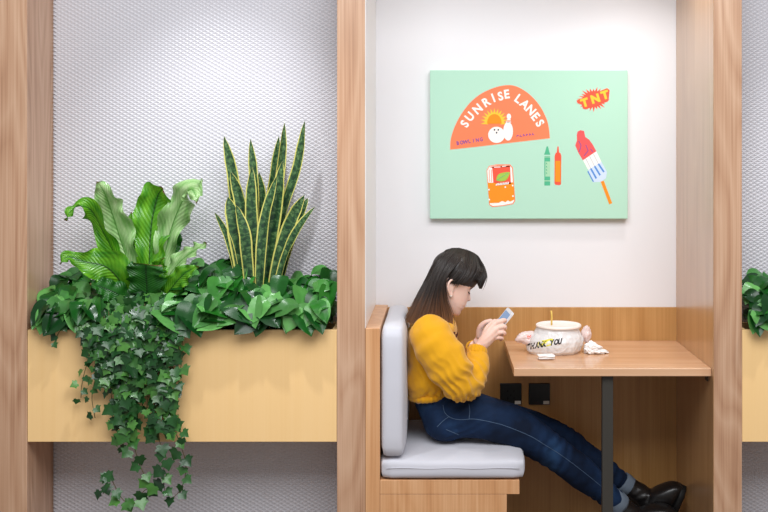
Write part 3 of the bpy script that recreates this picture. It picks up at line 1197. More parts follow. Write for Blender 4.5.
# ---- sweater
bm = bmesh.new()
SW = [(436, 318.5, .050, .062), (434, 322, .066, .095), (432, 327, .084, .145), (431.5, 337, .091, .168), (431.5, 352, .095, .176), (431, 368, .097, .176), (429.5, 380, .090, .166), (428.5, 387, .081, .152), (428.8, 391, .074, .146)]
q = spline(SW, 34)
loft(bm, [ell_ring(W(x, y, YC0), Vector((a, 0, .12 * a)), Vector((0, b, 0)), 40, 2.35) for x, y, a, b in q])
SL = {'near': [(426.5, 329, .155, .066), (433, 340, .115, .074), (442, 356, .088, .076), (452.5, 373, .076, .072), (461, 384.5, .083, .061), (469, 381.5, .122, .056), (474, 371, .166, .049), (475.8, 361, .196, .041), (476.5, 354.5, .214, .035)],
      'far': [(430, 330, .405, .068), (436, 341, .448, .074), (444, 357, .472, .072), (452, 372, .48, .066), (458, 382, .475, .058), (465, 378, .44, .053), (470, 367, .395, .046), (473, 357.5, .365, .038), (474.5, 351.5, .35, .033)]}
for k_, pts in SL.items():
    q = spline([tuple(W(x, y, d)) + (r,) for x, y, d, r in pts], 34)
    tube(bm, [Vector(x[:3]) for x in q], [x[3] for x in q], 24)
sw = remeshed(bm, 0.0045, 5, 0.5)
ELB = W(461, 384, .083)
SHO = W(428, 329, .14)
armax = (ELB - SHO).normalized()
for v in sw.verts:
    p_ = v.co
    side = 1 if p_.y < YC0 else -1
    # broad slack folds: long across the sleeve, short along it
    along = (p_ - SHO).dot(armax)
    near_elbow = math.exp(-((p_ - ELB).length / .10) ** 2)
    k1 = noise.noise(Vector((along * 26, p_.y * 7, p_.z * 5 + p_.x * 4)))
    k2 = noise.noise(Vector((p_.x * 12 + p_.z * 9, p_.y * 8, p_.z * 20 - p_.x * 16)))
    k3 = noise.noise(p_ * 45)
    d_ = .0062 * k1 + .0060 * k2 + .0012 * k3
    ph = (p_.x * .75 + p_.z * .66) * 120 + 3.0 * noise.noise(p_ * 14)
    d_ += near_elbow * .0075 * (1 - abs(math.sin(ph)) * 1.6)
    hem = math.exp(-((p_.z - W(430, 384, YC0).z) / .012) ** 2)
    d_ += hem * .003 * math.sin(p_.x * 190 + p_.y * 150)
    v.co = p_ + v.normal * d_
sw.normal_update()
sweater = build('sweater', sw, M['sweater'], woman, recalc=False)
sweater['label'] = 'mustard yellow cropped sweater'


def ribbed_ring(bm, c, axis, a, b, length, n=96, amp=.0012, flare=0.0):
    axis = axis.normalized()
    rings = []
    for j in range(7):
        t = j / 6
        rr = 1 + .05 * math.sin(PI * t) + flare * t
        ring = []
        for k_ in range(n):
            th = 2 * PI * k_ / n
            w_ = rr + (amp / a.length) * math.sin(th * n / 4)
            ring.append(c + axis * (length * (t - .5)) + (a * math.cos(th) + b * math.sin(th)) * w_)
        rings.append(ring)
    inner = [[c + axis * (length * (t - .5)) + (a * math.cos(2 * PI * k_ / n) + b * math.sin(2 * PI * k_ / n)) * .88 for k_ in range(n)] for t in (1, 0)]
    R = [[bm.verts.new(p_) for p_ in r] for r in rings + inner]
    for x, y in zip(R, R[1:] + R[:1]):
        for k_ in range(n):
            bm.faces.new((x[k_], x[(k_ + 1) % n], y[(k_ + 1) % n], y[k_]))


for wrp, nxt in ((W(477, 352.5, .219), W(478.6, 345, .238)), (W(475, 349.5, .346), W(476, 343, .33))):
    ax = (nxt - wrp).normalized()
    a = ax.orthogonal().normalized()
    b = ax.cross(a)
    bm = bmesh.new()
    ribbed_ring(bm, wrp, ax, a * .034, b * .034, .030, 72)
    build('cuff', bm, M['sweater'], sweater)
bm = bmesh.new()
ribbed_ring(bm, W(428.8, 390.6, YC0), Vector((.05, 0, -1)), Vector((.079, 0, .008)), Vector((0, .150, 0)), .022, 120, .0012)
build('hem', bm, M['sweater'], sweater)
bm = bmesh.new()
nb = W(437, 318.5, YC0)
ribbed_ring(bm, nb, Vector((.42, 0, .9)), Vector((.053, 0, -.022)), Vector((0, .060, 0)), .018, 80, .001)
build('neckband', bm, M['sweater'], sweater)
# dark lettering-like print across the chest, seen almost edge-on
swb = bvh_of(sweater)
bm = bmesh.new()
for i in range(5):
    yy = YC0 - .075 + i * .034
    for j in range(2):
        pz = 334 + j * 9 + (i % 2) * 2
        h = []
        for dy, dz in ((-.011, -1.8), (.011, -1.8), (.011, 1.8), (-.011, 1.8)):
            o_ = W(520, pz + dz, yy + dy)
            r_ = swb.ray_cast(o_, Vector((-1, 0, 0)))
            h.append(r_[0] + Vector((.0015, 0, 0.0008)) if r_[0] else None)
        if all(h):
            bm.faces.new([bm.verts.new(p_) for p_ in h])
build('chest_print', bm, M['print_dark'], sweater, smooth=False)

# ---- jeans
bm = bmesh.new()
PV = [(433, 388, .068, .130), (435.5, 396, .073, .140), (440, 404, .079, .150), (444, 413, .081, .162), (447, 424, .074, .162), (451, 432, .056, .132)]
loft(bm, [ell_ring(W(x, y, YC0), Vector((a, 0, .25 * a)), Vector((0, b, 0)), 36, 2.3) for x, y, a, b in spline(PV, 14)])
for k_, pts in LEG.items():
    q = spline([tuple(W(x, y, d)) + (r,) for x, y, d, r in pts], 34)
    tube(bm, [Vector(x[:3]) for x in q], [x[3] for x in q], 24)
jm = remeshed(bm, 0.0045, 4, 0.5)
for v in jm.verts:
    p_ = v.co
    hipf = math.exp(-((p_ - W(462, 408, .2)).length / .11) ** 2)
    kne = math.exp(-((p_ - W(552, 450, .24)).length / .08) ** 2) + math.exp(-((p_ - W(568, 443, .40)).length / .07) ** 2)
    ank = math.exp(-((p_ - W(606, 493, .32)).length / .07) ** 2) + math.exp(-((p_ - W(616, 478, .42)).length / .07) ** 2)
    ph = (p_.x * .9 - p_.z * .5) * 150 + 4 * noise.noise(p_ * 12)
    d_ = .003 * noise.noise(Vector((p_.x * 16, p_.y * 9, p_.z * 16))) + .001 * noise.noise(p_ * 50)
    d_ += hipf * .004 * (1 - 1.6 * abs(math.sin((p_.x * .5 - p_.z * .86) * 110 + 3 * noise.noise(p_ * 10)))) + (kne * .0035 + ank * .003) * math.sin(ph)
    v.co = p_ + v.normal * d_
jm.normal_update()
jeans = build('jeans', jm, M['denim'], woman, recalc=False)
jeans['label'] = 'dark blue jeans'
jb = bvh_of(jeans)
bm = bmesh.new()
for ln in ([(443, 405), (444.5, 412), (448.7, 416.5), (454, 418.8), (461.6, 419.8), (472, 419), (482, 420.2), (495, 423), (507, 426.5), (530, 436), (545, 445), (558, 453), (572, 463), (590, 477), (608, 492)],
           [(469, 404), (469.8, 411), (469, 419)], [(437, 427), (443, 421), (449, 416.6)], [(446, 429.5), (452, 432), (459, 435)]):
    q = [on_surface(jb, x, y, .2, .0008) for x, y in spline(ln, 8 * len(ln))]
    q = [Vector(x) for x in q]
    tube(bm, q, [.0011] * len(q), 5)
build('seam_stitching', bm, M['denim_seam'], jeans)
for (c0, c1, r) in ((W(611, 498, .325), W(621, 506, .335), .042), (W(621, 481, .420), W(629.5, 487.3, .426), .038)):
    ax = c1 - c0
    a = ax.orthogonal().normalized()
    b = ax.normalized().cross(a)
    bm = bmesh.new()
    ribbed_ring(bm, (c0 + c1) / 2, ax, a * r, b * r, ax.length, 48, 0.0)
    for v in bm.verts:
        v.co += .0025 * Vector((noise.noise(v.co * 40), noise.noise(v.co * 40 + Vector((9, 0, 0))), noise.noise(v.co * 40 + Vector((0, 9, 0)))))
    o = build('rolled_cuff', bm, M['cuff'], jeans)
    o['label'] = 'pale rolled-up jeans cuff'


# ---- boots: shaft, heel, toe
def boot(ankle_in, ankle, heel, ball, toe, name, lat=1.0):
    bm = bmesh.new()
    q = spline([tuple(ankle_in), tuple(ankle_in * .45 + ankle * .55), tuple(ankle)], 8)
    tube(bm, [Vector(x) for x in q], [.037, .038, .039, .040, .041, .042, .042, .042], 18)
    # foot: sections from heel to toe, standing on the sole plane
    d = (toe - heel)
    L_ = d.length
    d.normalize()
    sh = (ankle_in - ankle).normalized()
    up = (sh - d * sh.dot(d)).normalized()
    wd = d.cross(up).normalized()
    secs = [(0.0, .026, .050), (.06, .034, .080), (.2, .038, .104), (.36, .040, .108), (.52, .042, .108), (.68, .045, .095), (.84, .042, .070), (.95, .032, .046), (1.0, .016, .028)]
    rings = []
    for t, w_, h_ in [tuple(x) for x in spline(secs, 20)]:
        c = heel + d * (L_ * t) + up * (h_ * .5 + .012)
        rings.append(ell_ring(c, wd * w_, up * (h_ * .5), 24, 2.6))
    loft(bm, rings)
    tube(bm, [ankle, heel + d * (L_ * .22) + up * .05], [.042, .042], 18)
    bb = remeshed(bm, .004, 5, .5)
    for v in bb.verts:
        v.co += v.normal * (.0022 * math.sin(v.co.dot(d + up) * 160 + 3 * noise.noise(v.co * 20)) * math.exp(-((v.co - ankle).length / .06) ** 2))
    bt = build(name, bb, M['boot'], woman)
    bt['label'] = 'black leather ankle boot'
    bm = bmesh.new()
    rings = []
    for hh in (0.0, .004, .018, .021):
        ring = []
        for k_ in range(40):
            th = 2 * PI * k_ / 40
            x = .5 - .5 * math.cos(th)
            w_ = interp([(0, .0), (.04, .022), (.15, .034), (.4, .033), (.65, .043), (.85, .038), (.96, .022), (1, .0)], x) * (1.04 if 0 < hh < .02 else .98)
            ring.append(heel + d * (L_ * 1.02 * x - .002) + wd * math.copysign(w_, math.sin(th)) + up * hh)
        rings.append(ring)
    loft(bm, rings)
    hl_ = heel + d * .035
    box_r = [ell_ring(hl_ - up * z_, d * .033, wd * .031, 24, 3) for z_ in (0.0, .018)]
    loft(bm, box_r)
    build('sole', bm, M['sole'], bt)
    return bt


boot(W(627, 485.5, .424), W(646, 499, .424), W(664, 533, .425), None, W(686.5, 487, .383), 'boot')
boot(W(618, 503.5, .333), W(635, 519, .34), W(651, 546, .345), None, W(679, 513, .325), 'boot')

# ---- hair
CF, CU, AF, AU, AL = .0136, .051, .118, .1045, .094


def on_skull(px, py, side, grow=0.0):
    """point of the hair cap seen at a side-view position, on the near (1) or far (-1) half"""
    p0 = to_head(W(px, py, YC0))
    p1 = to_head(W(px, py, YC0) + Vector((0, -1, 0)))
    o = [(p0[0] - CF) / AF, p0[1] / AL, (p0[2] - CU) / AU]
    d = [(p1[0] - p0[0]) / AF, (p1[1] - p0[1]) / AL, (p1[2] - p0[2]) / AU]
    A = sum(x * x for x in d)
    B = sum(x * y for x, y in zip(o, d))
    C = sum(x * x for x in o) - 1
    disc = B * B - A * C
    t = -B / A + side * (math.sqrt(disc) / A if disc > 0 else 0.0)
    return t      # offset towards the viewer


def strand_pt(px, py, t):
    return W(px, py, YC0) + Vector((0, -t, 0))


KA = [  # side-view positions; None = on the hair cap, else distance from the middle plane
    [(446, 250.2, None), (434, 263, None), (426, 279, None), (419, 293, .030), (412, 307, .040), (405.5, 318, .050)],
    [(452, 248.6, None), (440, 258, None), (431, 275, .060), (424, 292, .070), (416.5, 308, .078), (412, 319.5, .085)],
    [(459, 248.4, None), (448, 258, None), (438, 276, .078), (432.5, 294, .082), (428, 309, .088), (424, 320.5, .095)],
    [(464, 249.6, None), (454, 261, None), (443, 277, .082), (439.5, 295, .080), (440, 311, .080), (441, 324, .078)],
    [(468, 251, None), (457, 262, None), (445.5, 277, .083), (446.0, 294, .076), (452.5, 314, .064), (451.8, 329, .058)]]
KB = [
    [(466, 250, None), (459, 264, None), (453, 272, None), (447, 278, None)],
    [(470, 251.5, None), (467, 265, None), (462, 275, None), (454.5, 282.5, None)],
    [(474, 253.5, None), (474, 265, None), (471, 272, None), (465.5, 279.5, None)],
    [(477.5, 256, None), (480.5, 266, None), (481.5, 271, None), (477, 278.0, .030)],
    [(479, 258, None), (484.5, 268, None), (486, 277, .020), (481.5, 288.5, .020)]]


def key_at(K, t, side):
    u_ = t * (len(K) - 1)
    i = min(int(u_), len(K) - 2)
    s_ = u_ - i
    out = []
    for a, b in zip(K[i], K[i + 1]):
        px, py = a[0] + (b[0] - a[0]) * s_, a[1] + (b[1] - a[1]) * s_
        if a[2] is None and b[2] is None:
            l = on_skull(px, py, side)
        else:
            la = on_skull(a[0], a[1], side) if a[2] is None else a[2] * side
            lb = on_skull(b[0], b[1], side) if b[2] is None else b[2] * side
            l = la + (lb - la) * s_
        out.append((px, py, l))
    return out


def strand_path(K, t, side, n, jit, shrink):
    pts = spline(key_at(K, t, side), n)
    out = []
    for i, (px, py, l) in enumerate(pts):
        s_ = i / (n - 1)
        out.append(strand_pt(px + jit[0] * s_, py + jit[1] * s_ * s_, l - side * shrink + side * jit[2]))
    return out


bm = bmesh.new()
for side in (1, -1):
    for K, nt_ in ((KA, 26), (KB, 22)):
        grid = [strand_path(K, i / (nt_ - 1), side, 22, (0, 0, 0), .006) for i in range(nt_)]
        gin = [[p_ + (W(448, 285, YC0) - p_) * .07 for p_ in row] for row in grid]
        go = [[bm.verts.new(p_) for p_ in row] for row in grid]
        gi = [[bm.verts.new(p_) for p_ in row] for row in gin]
        for G in (go, gi):
            for a, b in zip(G[:-1], G[1:]):
                for j in range(21):
                    bm.faces.new((a[j], a[j + 1], b[j + 1], b[j]))
        for a, b in ((go[0], gi[0]), (go[-1], gi[-1])):
            for j in range(21):
                bm.faces.new((a[j], a[j + 1], b[j + 1], b[j]))
        for j in (0, 21):
            for i in range(nt_ - 1):
                bm.faces.new((go[i][j], go[i + 1][j], gi[i + 1][j], gi[i][j]))
# crown of the cap, closing the parting
ellipsoid(bm, H(CF - .006, 0, CU + .018), fv * (AF - .016) * HS, lv * (AL - .010) * HS, uv * (AU - .022) * HS, 28, 18)
# inner mass at the nape between the two curtains
loft(bm, [ell_ring(W(x, y, YC0), Vector((a, 0, 0)), Vector((0, b, 0)), 20, 2.4) for x, y, a, b in
          ((438, 266, .02, .05), (434, 280, .030, .068), (431, 295, .034, .072), (424, 308, .036, .076), (416.5, 314.5, .030, .072), (413, 317.5, .018, .06))])
rnd = random.Random(3)
for side, na, nb_ in ((1, 420, 230), (-1, 220, 130)):
    for K, cnt in ((KA, na), (KB, nb_)):
        for i in range(cnt):
            t_ = (i + rnd.random()) / cnt
            jit = (rnd.gauss(0, .8), rnd.gauss(0, 1.3 if K is KA else .9), rnd.uniform(-.004, .003))
            p_ = strand_path(K, t_, side, 14, jit, 0)
            r0 = rnd.uniform(.0012, .0024)
            tube(bm, p_, [r0 * (1.0 if j < 9 else 1 - (j - 8) / 6.5) for j in range(14)], 5, cap=False)
hair = build('hair', bm, M['hair'], woman)
hair['label'] = 'dark brown shoulder-length hair fading lighter at the tips'
# small pearl in the near earlobe
bm = bmesh.new()
ellipsoid(bm, EP(-.001, .082, -.031, 1), fv * .003, lv * .003, uv * .003, 12, 8)
build('earring', bm, mat('pearl', rgb(235, 228, 220), 0.2, 0.6), woman)

# ---- phone
t = thing('smartphone', PH_C, 'white smartphone held up in both of the woman\'s hands', 'phone')


def slab(name, hl_, hw_, n0, n1, r, m, parent):
    bm = bmesh.new()
    pr = []
    for cx, cy, a0 in ((hl_ - r, hw_ - r, 0), (-hl_ + r, hw_ - r, 90), (-hl_ + r, -hw_ + r, 180), (hl_ - r, -hw_ + r, 270)):
        for i in range(7):
            th = R_(a0 + 15 * i)
            pr.append((cx + r * math.cos(th), cy + r * math.sin(th)))
    rings = [[PH(a, b, n_) for a, b in pr] for n_ in (n0, n1)]
    loft(bm, rings)
    return build(name, bm, m, parent, smooth=False)


M['screen'] = bpy.data.materials.new('lit_screen')
M['screen'].use_nodes = True
_b = M['screen'].node_tree.nodes['Principled BSDF']
_b.inputs['Base Color'].default_value = rgb(60, 80, 110)
_b.inputs['Roughness'].default_value = 0.1
_b.inputs['Emission Color'].default_value = rgb(140, 172, 214)
_b.inputs['Emission Strength'].default_value = 0.55
slab('case', PL / 2, PW_ / 2, -PT / 2, PT / 2, .009, M['phone_body'], t)
slab('screen', PL / 2 - .012, PW_ / 2 - .004, PT / 2 - .001, PT / 2 + .0004, .002, M['screen'], t)

# ------------------------------------------------------------------ plants


def strap(bm, pts, hw, prof, nhint, n=26, m=6, fold=0.15, ruff=0.0, freq=20, ph=0.0, edge=0.0, twist=0.0, uvl=None, seed=0.0, thick=0.0):
    """a long leaf along pts; nhint: where its face looks"""
    P = [Vector(p) for p in spline([tuple(p) for p in pts], n)]
    nh = Vector(nhint)
    rows = []
    for i, c in enumerate(P):
        t = i / (n - 1)
        d = (P[min(i + 1, n - 1)] - P[max(i - 1, 0)]).normalized()
        nn = (nh - d * nh.dot(d))
        nn = nn.normalized() if nn.length > 1e-4 else d.orthogonal().normalized()
        nn = Matrix.Rotation(twist * t, 3, d) @ nn
        s = d.cross(nn).normalized()
        row = []
        for j in range(m + 1):
            a = -1 + 2 * j / m
            w = hw * interp(prof, t)
            w *= 1 + edge * noise.noise(Vector((t * 9 + seed, math.copysign(3, a), seed)))
            off = nn * (fold * abs(a) * w + ruff * a * a * math.sin(freq * t + ph + (2.1 if a < 0 else 0)) + ruff * .5 * a * a * noise.noise(Vector((t * 14, a * 2, seed))))
            row.append(bm.verts.new(c + s * (a * w) + off))
        rows.append(row)
    for i in range(n - 1):
        for j in range(m):
            f = bm.faces.new((rows[i][j], rows[i + 1][j], rows[i + 1][j + 1], rows[i][j + 1]))
            if uvl is not None:
                for lp, (x, y) in zip(f.loops, ((j, i), (j, i + 1), (j + 1, i + 1), (j + 1, i))):
                    lp[uvl].uv = (x / m, y / (n - 1))
            f.smooth = True


def uvleaf(name, base_nodes, rough, transl):
    m = bpy.data.materials.new(name)
    m.use_nodes = True
    nt = m.node_tree
    L = nt.links
    b = nt.nodes['Principled BSDF']
    uvn = N(nt, 'ShaderNodeUVMap')
    uvn.uv_map = 'leaf'
    sp_ = N(nt, 'ShaderNodeSeparateXYZ')
    L.new(uvn.outputs[0], sp_.inputs[0])
    ab = N(nt, 'ShaderNodeMath', operation='SUBTRACT')
    ab.inputs[1].default_value = 0.5
    L.new(sp_.outputs['X'], ab.inputs[0])
    a2 = N(nt, 'ShaderNodeMath', operation='ABSOLUTE')
    L.new(ab.outputs[0], a2.inputs[0])
    col, hgt = base_nodes(nt, a2.outputs[0], sp_.outputs['Y'], uvn.outputs[0])
    L.new(col, b.inputs['Base Color'])
    b.inputs['Roughness'].default_value = rough
    if hgt is not None:
        bp = N(nt, 'ShaderNodeBump')
        bp.inputs['Strength'].default_value = 0.35
        bp.inputs['Distance'].default_value = 0.002
        L.new(hgt, bp.inputs['Height'])
        L.new(bp.outputs['Normal'], b.inputs['Normal'])
    tr = N(nt, 'ShaderNodeBsdfTranslucent')
    L.new(col, tr.inputs['Color'])
    mx = N(nt, 'ShaderNodeMixShader')
    mx.inputs[0].default_value = transl
    L.new(b.outputs[0], mx.inputs[1])
    L.new(tr.outputs[0], mx.inputs[2])
    L.new(mx.outputs[0], nt.nodes['Material Output'].inputs['Surface'])
    return m


def fern_nodes(cols):
    def fn(nt, au, v, uvv):
        L = nt.links
        no = N(nt, 'ShaderNodeTexNoise')
        no.inputs['Scale'].default_value = 5
        L.new(uvv, no.inputs['Vector'])
        r = ramp(nt, [(0.3, cols[0]), (0.7, cols[1])])
        L.new(no.outputs['Fac'], r.inputs['Fac'])
        mid = ramp(nt, [(0.012, (1, 1, 1, 1)), (0.03, (0, 0, 0, 1))])
        L.new(au, mid.inputs['Fac'])
        mx = N(nt, 'ShaderNodeMixRGB')
        mx.inputs['Color2'].default_value = cols[2]
        L.new(mid.outputs['Color'], mx.inputs['Fac'])
        L.new(r.outputs['Color'], mx.inputs['Color1'])
        # side veins rising towards the tip
        k_ = N(nt, 'ShaderNodeMath', operation='MULTIPLY_ADD')
        k_.inputs[1].default_value = -0.35
        L.new(au, k_.inputs[0])
        L.new(v, k_.inputs[2])
        k2 = N(nt, 'ShaderNodeMath', operation='MULTIPLY')
        k2.inputs[1].default_value = 150
        L.new(k_.outputs[0], k2.inputs[0])
        k3 = N(nt, 'ShaderNodeMath', operation='SINE')
        L.new(k2.outputs[0], k3.inputs[0])
        tip = ramp(nt, [(0.962, (0, 0, 0, 1)), (0.985, (1, 1, 1, 1))])
        L.new(v, tip.inputs['Fac'])
        mt_ = N(nt, 'ShaderNodeMixRGB')
        mt_.inputs['Color2'].default_value = rgb(112, 84, 44)
        L.new(tip.outputs['Color'], mt_.inputs['Fac'])
        L.new(mx.outputs['Color'], mt_.inputs['Color1'])
        return mt_.outputs['Color'], k3.outputs[0]
    return fn


def snake_nodes(nt, au, v, uvv):
    L = nt.links
    mp = N(nt, 'ShaderNodeMapping')
    mp.inputs['Scale'].default_value = (2.5, 30, 1)
    L.new(uvv, mp.inputs['Vector'])
    no = N(nt, 'ShaderNodeTexNoise')
    no.inputs['Scale'].default_value = 1
    no.inputs['Detail'].default_value = 3
    no.inputs['Distortion'].default_value = 0.8
    L.new(mp.outputs[0], no.inputs['Vector'])
    r = ramp(nt, [(0.38, rgb(30, 58, 38)), (0.52, rgb(52, 88, 50)), (0.68, rgb(104, 134, 84))])
    L.new(no.outputs['Fac'], r.inputs['Fac'])
    e = ramp(nt, [(0.385, (0, 0, 0, 1)), (0.41, (1, 1, 1, 1))])
    L.new(au, e.inputs['Fac'])
    mx = N(nt, 'ShaderNodeMixRGB')
    mx.inputs['Color2'].default_value = rgb(204, 198, 104)
    L.new(e.outputs['Color'], mx.inputs['Fac'])
    L.new(r.outputs['Color'], mx.inputs['Color1'])
    return mx.outputs['Color'], None


M['frond'] = uvleaf('fern_frond', fern_nodes((rgb(50, 126, 26), rgb(116, 182, 40), rgb(40, 84, 26))), 0.26, 0.3)
M['frond_glare'] = uvleaf('fern_frond_glare', fern_nodes((rgb(112, 170, 84), rgb(186, 216, 156), rgb(90, 140, 66))), 0.2, 0.25)  # paler copy of the frond green, lamp glare put into the colour
M['frond_dark'] = uvleaf('fern_frond_dark', fern_nodes((rgb(24, 84, 24), rgb(44, 112, 32), rgb(20, 60, 18))), 0.35, 0.22)
M['snake'] = uvleaf('snake_plant_leaf', snake_nodes, 0.38, 0.06)
M['pothos'] = leafmat('pothos_leaf', [rgb(10, 54, 18), rgb(18, 76, 22), rgb(36, 108, 30), rgb(104, 170, 88), rgb(14, 62, 20)], 0.28, 0.42, 0.14)
M['ivy'] = leafmat('ivy_leaf', [rgb(22, 60, 26), rgb(30, 76, 32), rgb(44, 94, 44), rgb(84, 140, 60), rgb(26, 70, 34)], 0.3, 0.5, 0.14)
M['stem'] = mat('green_stem', rgb(72, 112, 46), 0.5, 0.3)
M['vine'] = mat('brown_vine', rgb(92, 82, 48), 0.6, 0.3)
ZS = 0.838

# ---- bird's nest fern
fern = thing('birds_nest_fern', (W(146, 300, .12).x, .12, ZS), "bird's nest fern with broad wavy bright green fronds, left of the snake plant", 'fern')
STR = [(0, .28), (.15, .5), (.4, .88), (.65, 1), (.83, .92), (.94, .6), (1, .12)]
EARLY = [(0, .35), (.2, .85), (.38, 1), (.52, .8), (.66, .36), (.85, .25), (1, .04)]
PTD = [(0, .3), (.2, .65), (.45, 1), (.7, .8), (.88, .4), (1, .03)]
EARLY2 = [(0, .5), (.25, .9), (.5, 1), (.68, .75), (.82, .4), (.93, .22), (1, .03)]
BLUNT = [(0, .35), (.2, .75), (.5, 1), (.75, 1), (.92, .9), (1, .7)]
SLIM = [(0, .5), (.3, .9), (.55, 1), (.8, .7), (.93, .45), (1, .05)]
FR = [
    ([(139, 312, .12), (128, 264, .12), (119, 235, .11), (111, 210, .09), (104, 192, .05), (97, 181, .03)], 17, PTD, (-.1, -1, .25), 'frond_glare', .012, .2),
    ([(147, 312, .12), (149, 264, .13), (151, 228, .14), (157, 198, .14), (163, 188, .10)], 18.5, STR, (.15, -1, .1), 'frond', .008, .1),
    ([(155, 312, .14), (163, 264, .15), (171, 230, .14), (181, 204, .12), (190, 190, .07), (195, 194, .03), (196, 203, .015)], 15, PTD, (.2, -1, .5), 'frond_glare', .014, .2),
    ([(135, 312, .11), (118, 262, .10), (103, 232, .08), (92, 211, .05), (80, 206, .02), (70, 212, -.01), (66, 221, -.02)], 10, EARLY2, (-.5, -1, .5), 'frond', .008, .3),
    ([(138, 314, .10), (122, 284, .07), (106, 267, .04), (86, 262, .02), (68, 257, .0), (60, 265, -.02)], 19, EARLY, (-.2, -1, .35), 'frond', .008, .2),
    ([(150, 312, .11), (166, 280, .09), (180, 262, .07), (194, 251, .04), (207, 243, .02)], 12, PTD, (-.2, -.8, .8), 'frond_glare', .006, .15),
    ([(147, 314, .085), (147, 290, .055), (146, 272, .03), (146, 264, .015)], 18, BLUNT, (.0, -1, .15), 'frond_dark', .006, .03),
    ([(150, 314, .10), (154, 284, .075), (158, 268, .06), (163, 258, .04)], 12, PTD, (.3, -1, .2), 'frond', .006, .1),
    ([(156, 312, .10), (170, 290, .06), (184, 274, .03), (198, 266, .01)], 11, PTD, (.2, -1, .4), 'frond', .005, .1),
    ([(144, 312, .16), (139, 262, .18), (134, 230, .19), (131, 212, .185)], 13, PTD, (0, -1, .1), 'frond', .008, .1),
    ([(152, 312, .16), (162, 262, .18), (172, 240, .185), (176, 222, .18)], 12, PTD, (.2, -1, .2), 'frond_dark', .008, .1),
    ([(134, 314, .10), (120, 296, .05), (104, 288, .02), (90, 284, -.01)], 12, PTD, (-.1, -1, .5), 'frond_dark', .006, .1),
]
for i, (pp, hwp, prof, nh, mm, rf, fo) in enumerate(FR):
    bm = bmesh.new()
    uvl = bm.loops.layers.uv.new('leaf')
    strap(bm, [W(*p_) for p_ in pp], hwp * .00345, prof, nh, n=56, m=12, fold=fo, ruff=rf * 1.5, freq=26 + 5 * (i % 3), ph=i * 1.7, edge=.34, uvl=uvl, seed=i * 3.3)
    build('frond', bm, M[mm], fern, recalc=False)

# ---- snake plant
snake = thing('snake_plant', (W(260, 300, .14).x, .14, ZS), 'tall snake plant with upright yellow-edged leaves, right of the fern', 'snake plant')
SPF = [(0, .55), (.25, .85), (.55, 1), (.8, .8), (.93, .42), (1, .02)]
SN = [
    ([(248, 312, .16), (241, 245, .16), (233, 178, .16), (224, 136, .15)], 6.5, .2),
    ([(256, 312, .17), (255, 240, .18), (254, 180, .18), (250.5, 139, .18)], 5.5, -.2),
    ([(266, 312, .17), (272, 230, .18), (281, 165, .17), (284.5, 123, .16)], 5, .7),
    ([(268, 312, .16), (282, 220, .15), (298, 165, .14), (305, 120, .13)], 5.5, -.5),
    ([(262, 312, .18), (268, 230, .185), (274, 175, .185), (279, 136, .18)], 5.5, .3),
    ([(264, 312, .13), (268, 255, .12), (276, 205, .115), (282.5, 161, .11)], 8, .1),
    ([(252, 312, .13), (248, 250, .12), (240, 200, .12), (231, 172, .11)], 6.8, -.3),
    ([(247, 312, .11), (241, 262, .10), (234, 222, .09), (228, 197, .09)], 8.5, .2),
    ([(243, 312, .12), (234, 262, .09), (226, 234, .08), (214.5, 212, .06)], 3.6, .5),
    ([(268, 312, .12), (280, 255, .10), (292, 220, .09), (304.5, 195, .08)], 7, -.4),
    ([(271, 312, .11), (285, 258, .08), (298, 230, .06), (315.5, 206, .05)], 5.5, -.8),
    ([(273, 312, .14), (288, 250, .13), (300, 215, .12), (308, 198, .12)], 5.5, -.3),
    ([(257, 312, .12), (253, 250, .11), (251, 205, .11), (252, 166, .11)], 6.5, .15),
    ([(259, 312, .10), (261, 258, .09), (266, 215, .09), (277, 176, .09)], 6, -.1),
    ([(252, 312, .10), (247, 262, .085), (244, 232, .08), (236, 205, .08)], 6.5, .3),
    ([(255, 312, .19), (262, 240, .2), (262, 200, .2), (259, 172, .2)], 5.5, 0),
]
for i, (pp, hwp, yawn) in enumerate(SN):
    bm = bmesh.new()
    uvl = bm.loops.layers.uv.new('leaf')
    nh = Vector((yawn, -1, .05))
    strap(bm, [W(*p_) for p_ in pp], hwp * .0035, SPF, nh, n=40, m=16, fold=.35, ruff=.0015, freq=12, ph=i, edge=.06, uvl=uvl, seed=i * 2.1, twist=.25 * math.sin(i * 2.3))
    build('leaf', bm, M['snake'], snake, recalc=False)

# ---- pothos
PW = [(0, .40), (.07, .80), (.2, .98), (.4, 1), (.6, .84), (.78, .55), (.9, .25), (1, .01)]


